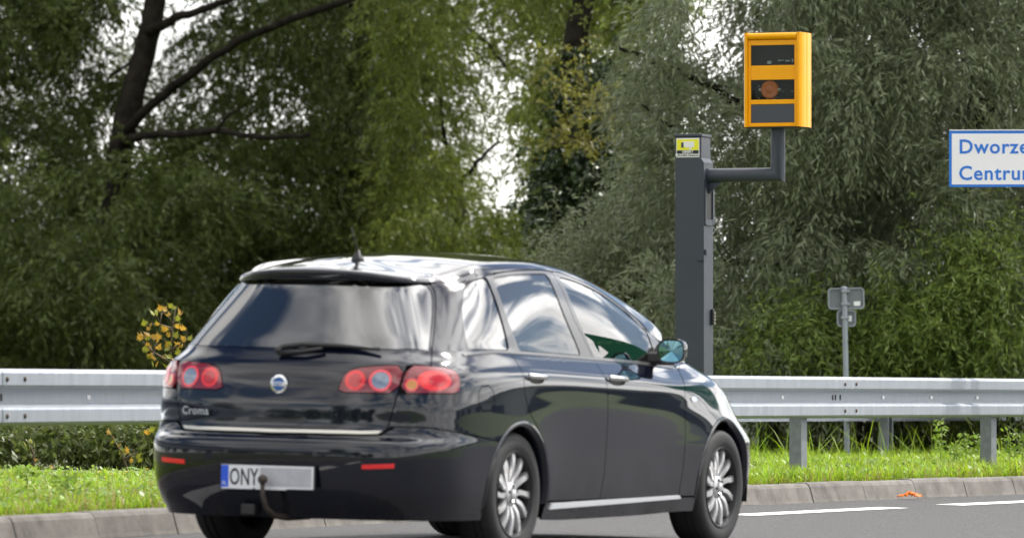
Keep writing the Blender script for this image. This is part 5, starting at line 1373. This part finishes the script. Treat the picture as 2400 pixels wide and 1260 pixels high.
# dark inner shell behind the panel gaps (open behind the glass)
keep_out = [q_win, rd_win, fd_win, rw_poly, ws]
iv, iu = np.meshgrid(np.arange(0, NV-1, 2), np.arange(0, HALF, 2), indexing='ij')
cc = np.stack([iu.ravel()+1., iv.ravel()+1.], 1); ok = np.ones(len(cc), bool)
for p_ in keep_out: ok &= ~inside(inset(clean(p_), -.03), cc)
for p_ in (front_up,): ok &= ~inside(p_, cc)
XYZ = np.array([S(a, b)[0]-S(a, b)[1]*.022 for a, b in cc])
for c0, r0 in ((0, RW), (2.7, RF)): ok &= ~(((XYZ[:,0]-c0)**2+(XYZ[:,2]-.315)**2 < (r0+.04)**2) & (np.abs(XYZ[:,1]) > .4))
mb = MB()
for (a, b), k in zip(cc, ok):
    if not k: continue
    q = [S(a-1, b-1), S(a+1, b-1), S(a+1, min(b+1, NV-1.001)), S(a-1, min(b+1, NV-1.001))]; q = [p-n_*.022 for p, n_ in q]
    mb.add(q, [(0, 1, 2, 3)]); mb.add([p*np.array([1, -1, 1]) for p in q], [(3, 2, 1, 0)])
mb.build('body_shell', 'shell_dark', car, fix=False)
# underbody and interior
ub = MB(); ub.box(-.86, 3.35, -.50, .50, .20, .42); ub.box(.44, 2.24, -.80, .80, .19, .30); ub.box(-.80, -.5, -.70, .70, .24, .40); ub.box(3.15, 3.4, -.6, .6, .22, .5)
ub.build('underbody', 'shell_dark', car)
MB().tube([(-.93,.42,.235),(-.7,.42,.24)], .03, 12).build('exhaust', 'brake', car)
fl2 = MB().box(-.78, 2.2, -.72, .72, .42, .45).build('floor', 'seat', car)
for y_ in (-.36, .36):
    s_ = MB().box(1.02, 1.55, y_-.24, y_+.24, .48, .66).build('front_seat', 'seat', car, bevel=.05)
    MB().prism([(.86, .60), (1.06, .60), (.92, 1.12), (.80, 1.12)], y_-.23, y_+.23, 'y').build('seat_back', 'seat', s_, bevel=.04)
    MB().prism([(.80, 1.15), (.91, 1.15), (.88, 1.30), (.80, 1.30)], y_-.12, y_+.12, 'y').build('headrest', 'seat', s_, bevel=.03)
s_ = MB().box(.05, .55, -.62, .62, .48, .64).build('rear_seat', 'seat', car, bevel=.05)
MB().prism([(-.16, .56), (.06, .56), (-.08, 1.06), (-.22, 1.06)], -.62, .62, 'y').build('seat_back', 'seat', s_, bevel=.04)
for y_ in (-.36, 0, .36): MB().prism([(-.21, 1.08), (-.11, 1.08), (-.13, 1.20), (-.21, 1.20)], y_-.11, y_+.11, 'y').build('headrest', 'seat', s_, bevel=.03)
MB().box(2.0, 2.35, -.68, .68, .80, 1.0).build('dashboard', 'seat', car, bevel=.05)
MB().lathe([(-.012,.185),(0,.20),(.012,.185),(0,.17)], 28, 'x', (1.88,.36,.95), closed=True).build('steering_wheel', 'seat', car, smooth=True)
GREEN_AT, GREEN_RZ = (14.7, 47.9, -.5), R(-40)
# ------------------------------------------------------------------ what stands outside the frame and mirrors in the car
mat('cladding', (.55,.56,.56), .6, var=.08, vscale=.5); mat('roof_dark', (.10,.10,.11), .7); mat('far_window', (.05,.06,.08), .2)
wh = empty('warehouse', (78, 98, -.9), R(-48)); tag(wh, 'long low pale warehouse on the far side of the road', 'building')
MB().box(-66, 80, 0, 40, -1, 5.4).build('wall', 'cladding', wh)
MB().box(-67, 81, -1, 41, 5.4, 6.2).build('roof', 'roof_dark', wh)
for k in range(10): MB().box(-60+k*14, -54+k*14, -.1, .0, .2, 3.8).build('gate', 'far_window', wh)
gs = empty('green_direction_sign', GREEN_AT, GREEN_RZ); tag(gs, 'large green direction sign with white lettering on two posts', 'sign')
GW, GH, GB = 3.8, 2.4, 3.8
MB().box(-GW/2, GW/2, 0, .05, GB, GB+GH).build('sign_plate', 'sign_green', gs, bevel=.01)
for k, tx_ in enumerate(('Goleniow', 'Ogrody', 'Nowogard')):
    text('lettering', tx_, .52, 'sign_white', gs, Matrix.Translation((-1.4, -.006, GB+1.68-k*.72)) @ Matrix.Rotation(R(90), 4, 'X'), .002)
for x in (-1.3, 1.3): MB().tube([(x, .12, -.8), (x, .12, GB+GH)], .06, 10).build('post', 'galvanised_dark', gs, smooth='auto')
def simple_tree(name, label, x, y, h, r_, seed, group):
    root = empty(name, (x, y, -.6)); tag(root, label, 'tree', group); g_ = np.random.default_rng(seed)
    MB().tube([(0,0,-.2),(.1,0,h*.35),(-.1,.1,h*.8)], [.28,.2,.05], 8).build('trunk', 'bark', root, smooth=True)
    n = 1500; v = g_.normal(0, 1, (n, 3)); v /= np.linalg.norm(v, axis=1, keepdims=True); rad = g_.random(n)**.4
    lump = 1+.28*np.sin(v[:,0]*5+seed)*np.sin(v[:,2]*6+seed*2)
    P = v*rad[:,None]*lump[:,None]*np.array([r_, r_, h*.38])+np.array([x, y, h*.6-.6])
    leaf_obj('crown', sprays(P, v+g_.normal(0, .6, v.shape), g_.uniform(.4, .9, n), 7, .30, .15, g_, .3), 'leaf_dark', root)
g = random.Random(77)
k = 0
for az in list(range(-156, -108, 4))+list(range(-104, -60, 9)):
    d_ = g.uniform(62, 95); a_ = R(az)
    simple_tree('roadside_tree', 'broadleaf tree in the row across the road behind the photographer', d_*math.sin(a_), 29+d_*math.cos(a_), g.uniform(5, 13), g.uniform(2.6, 5.2), 200+k, 'row of trees behind the photographer'); k += 1
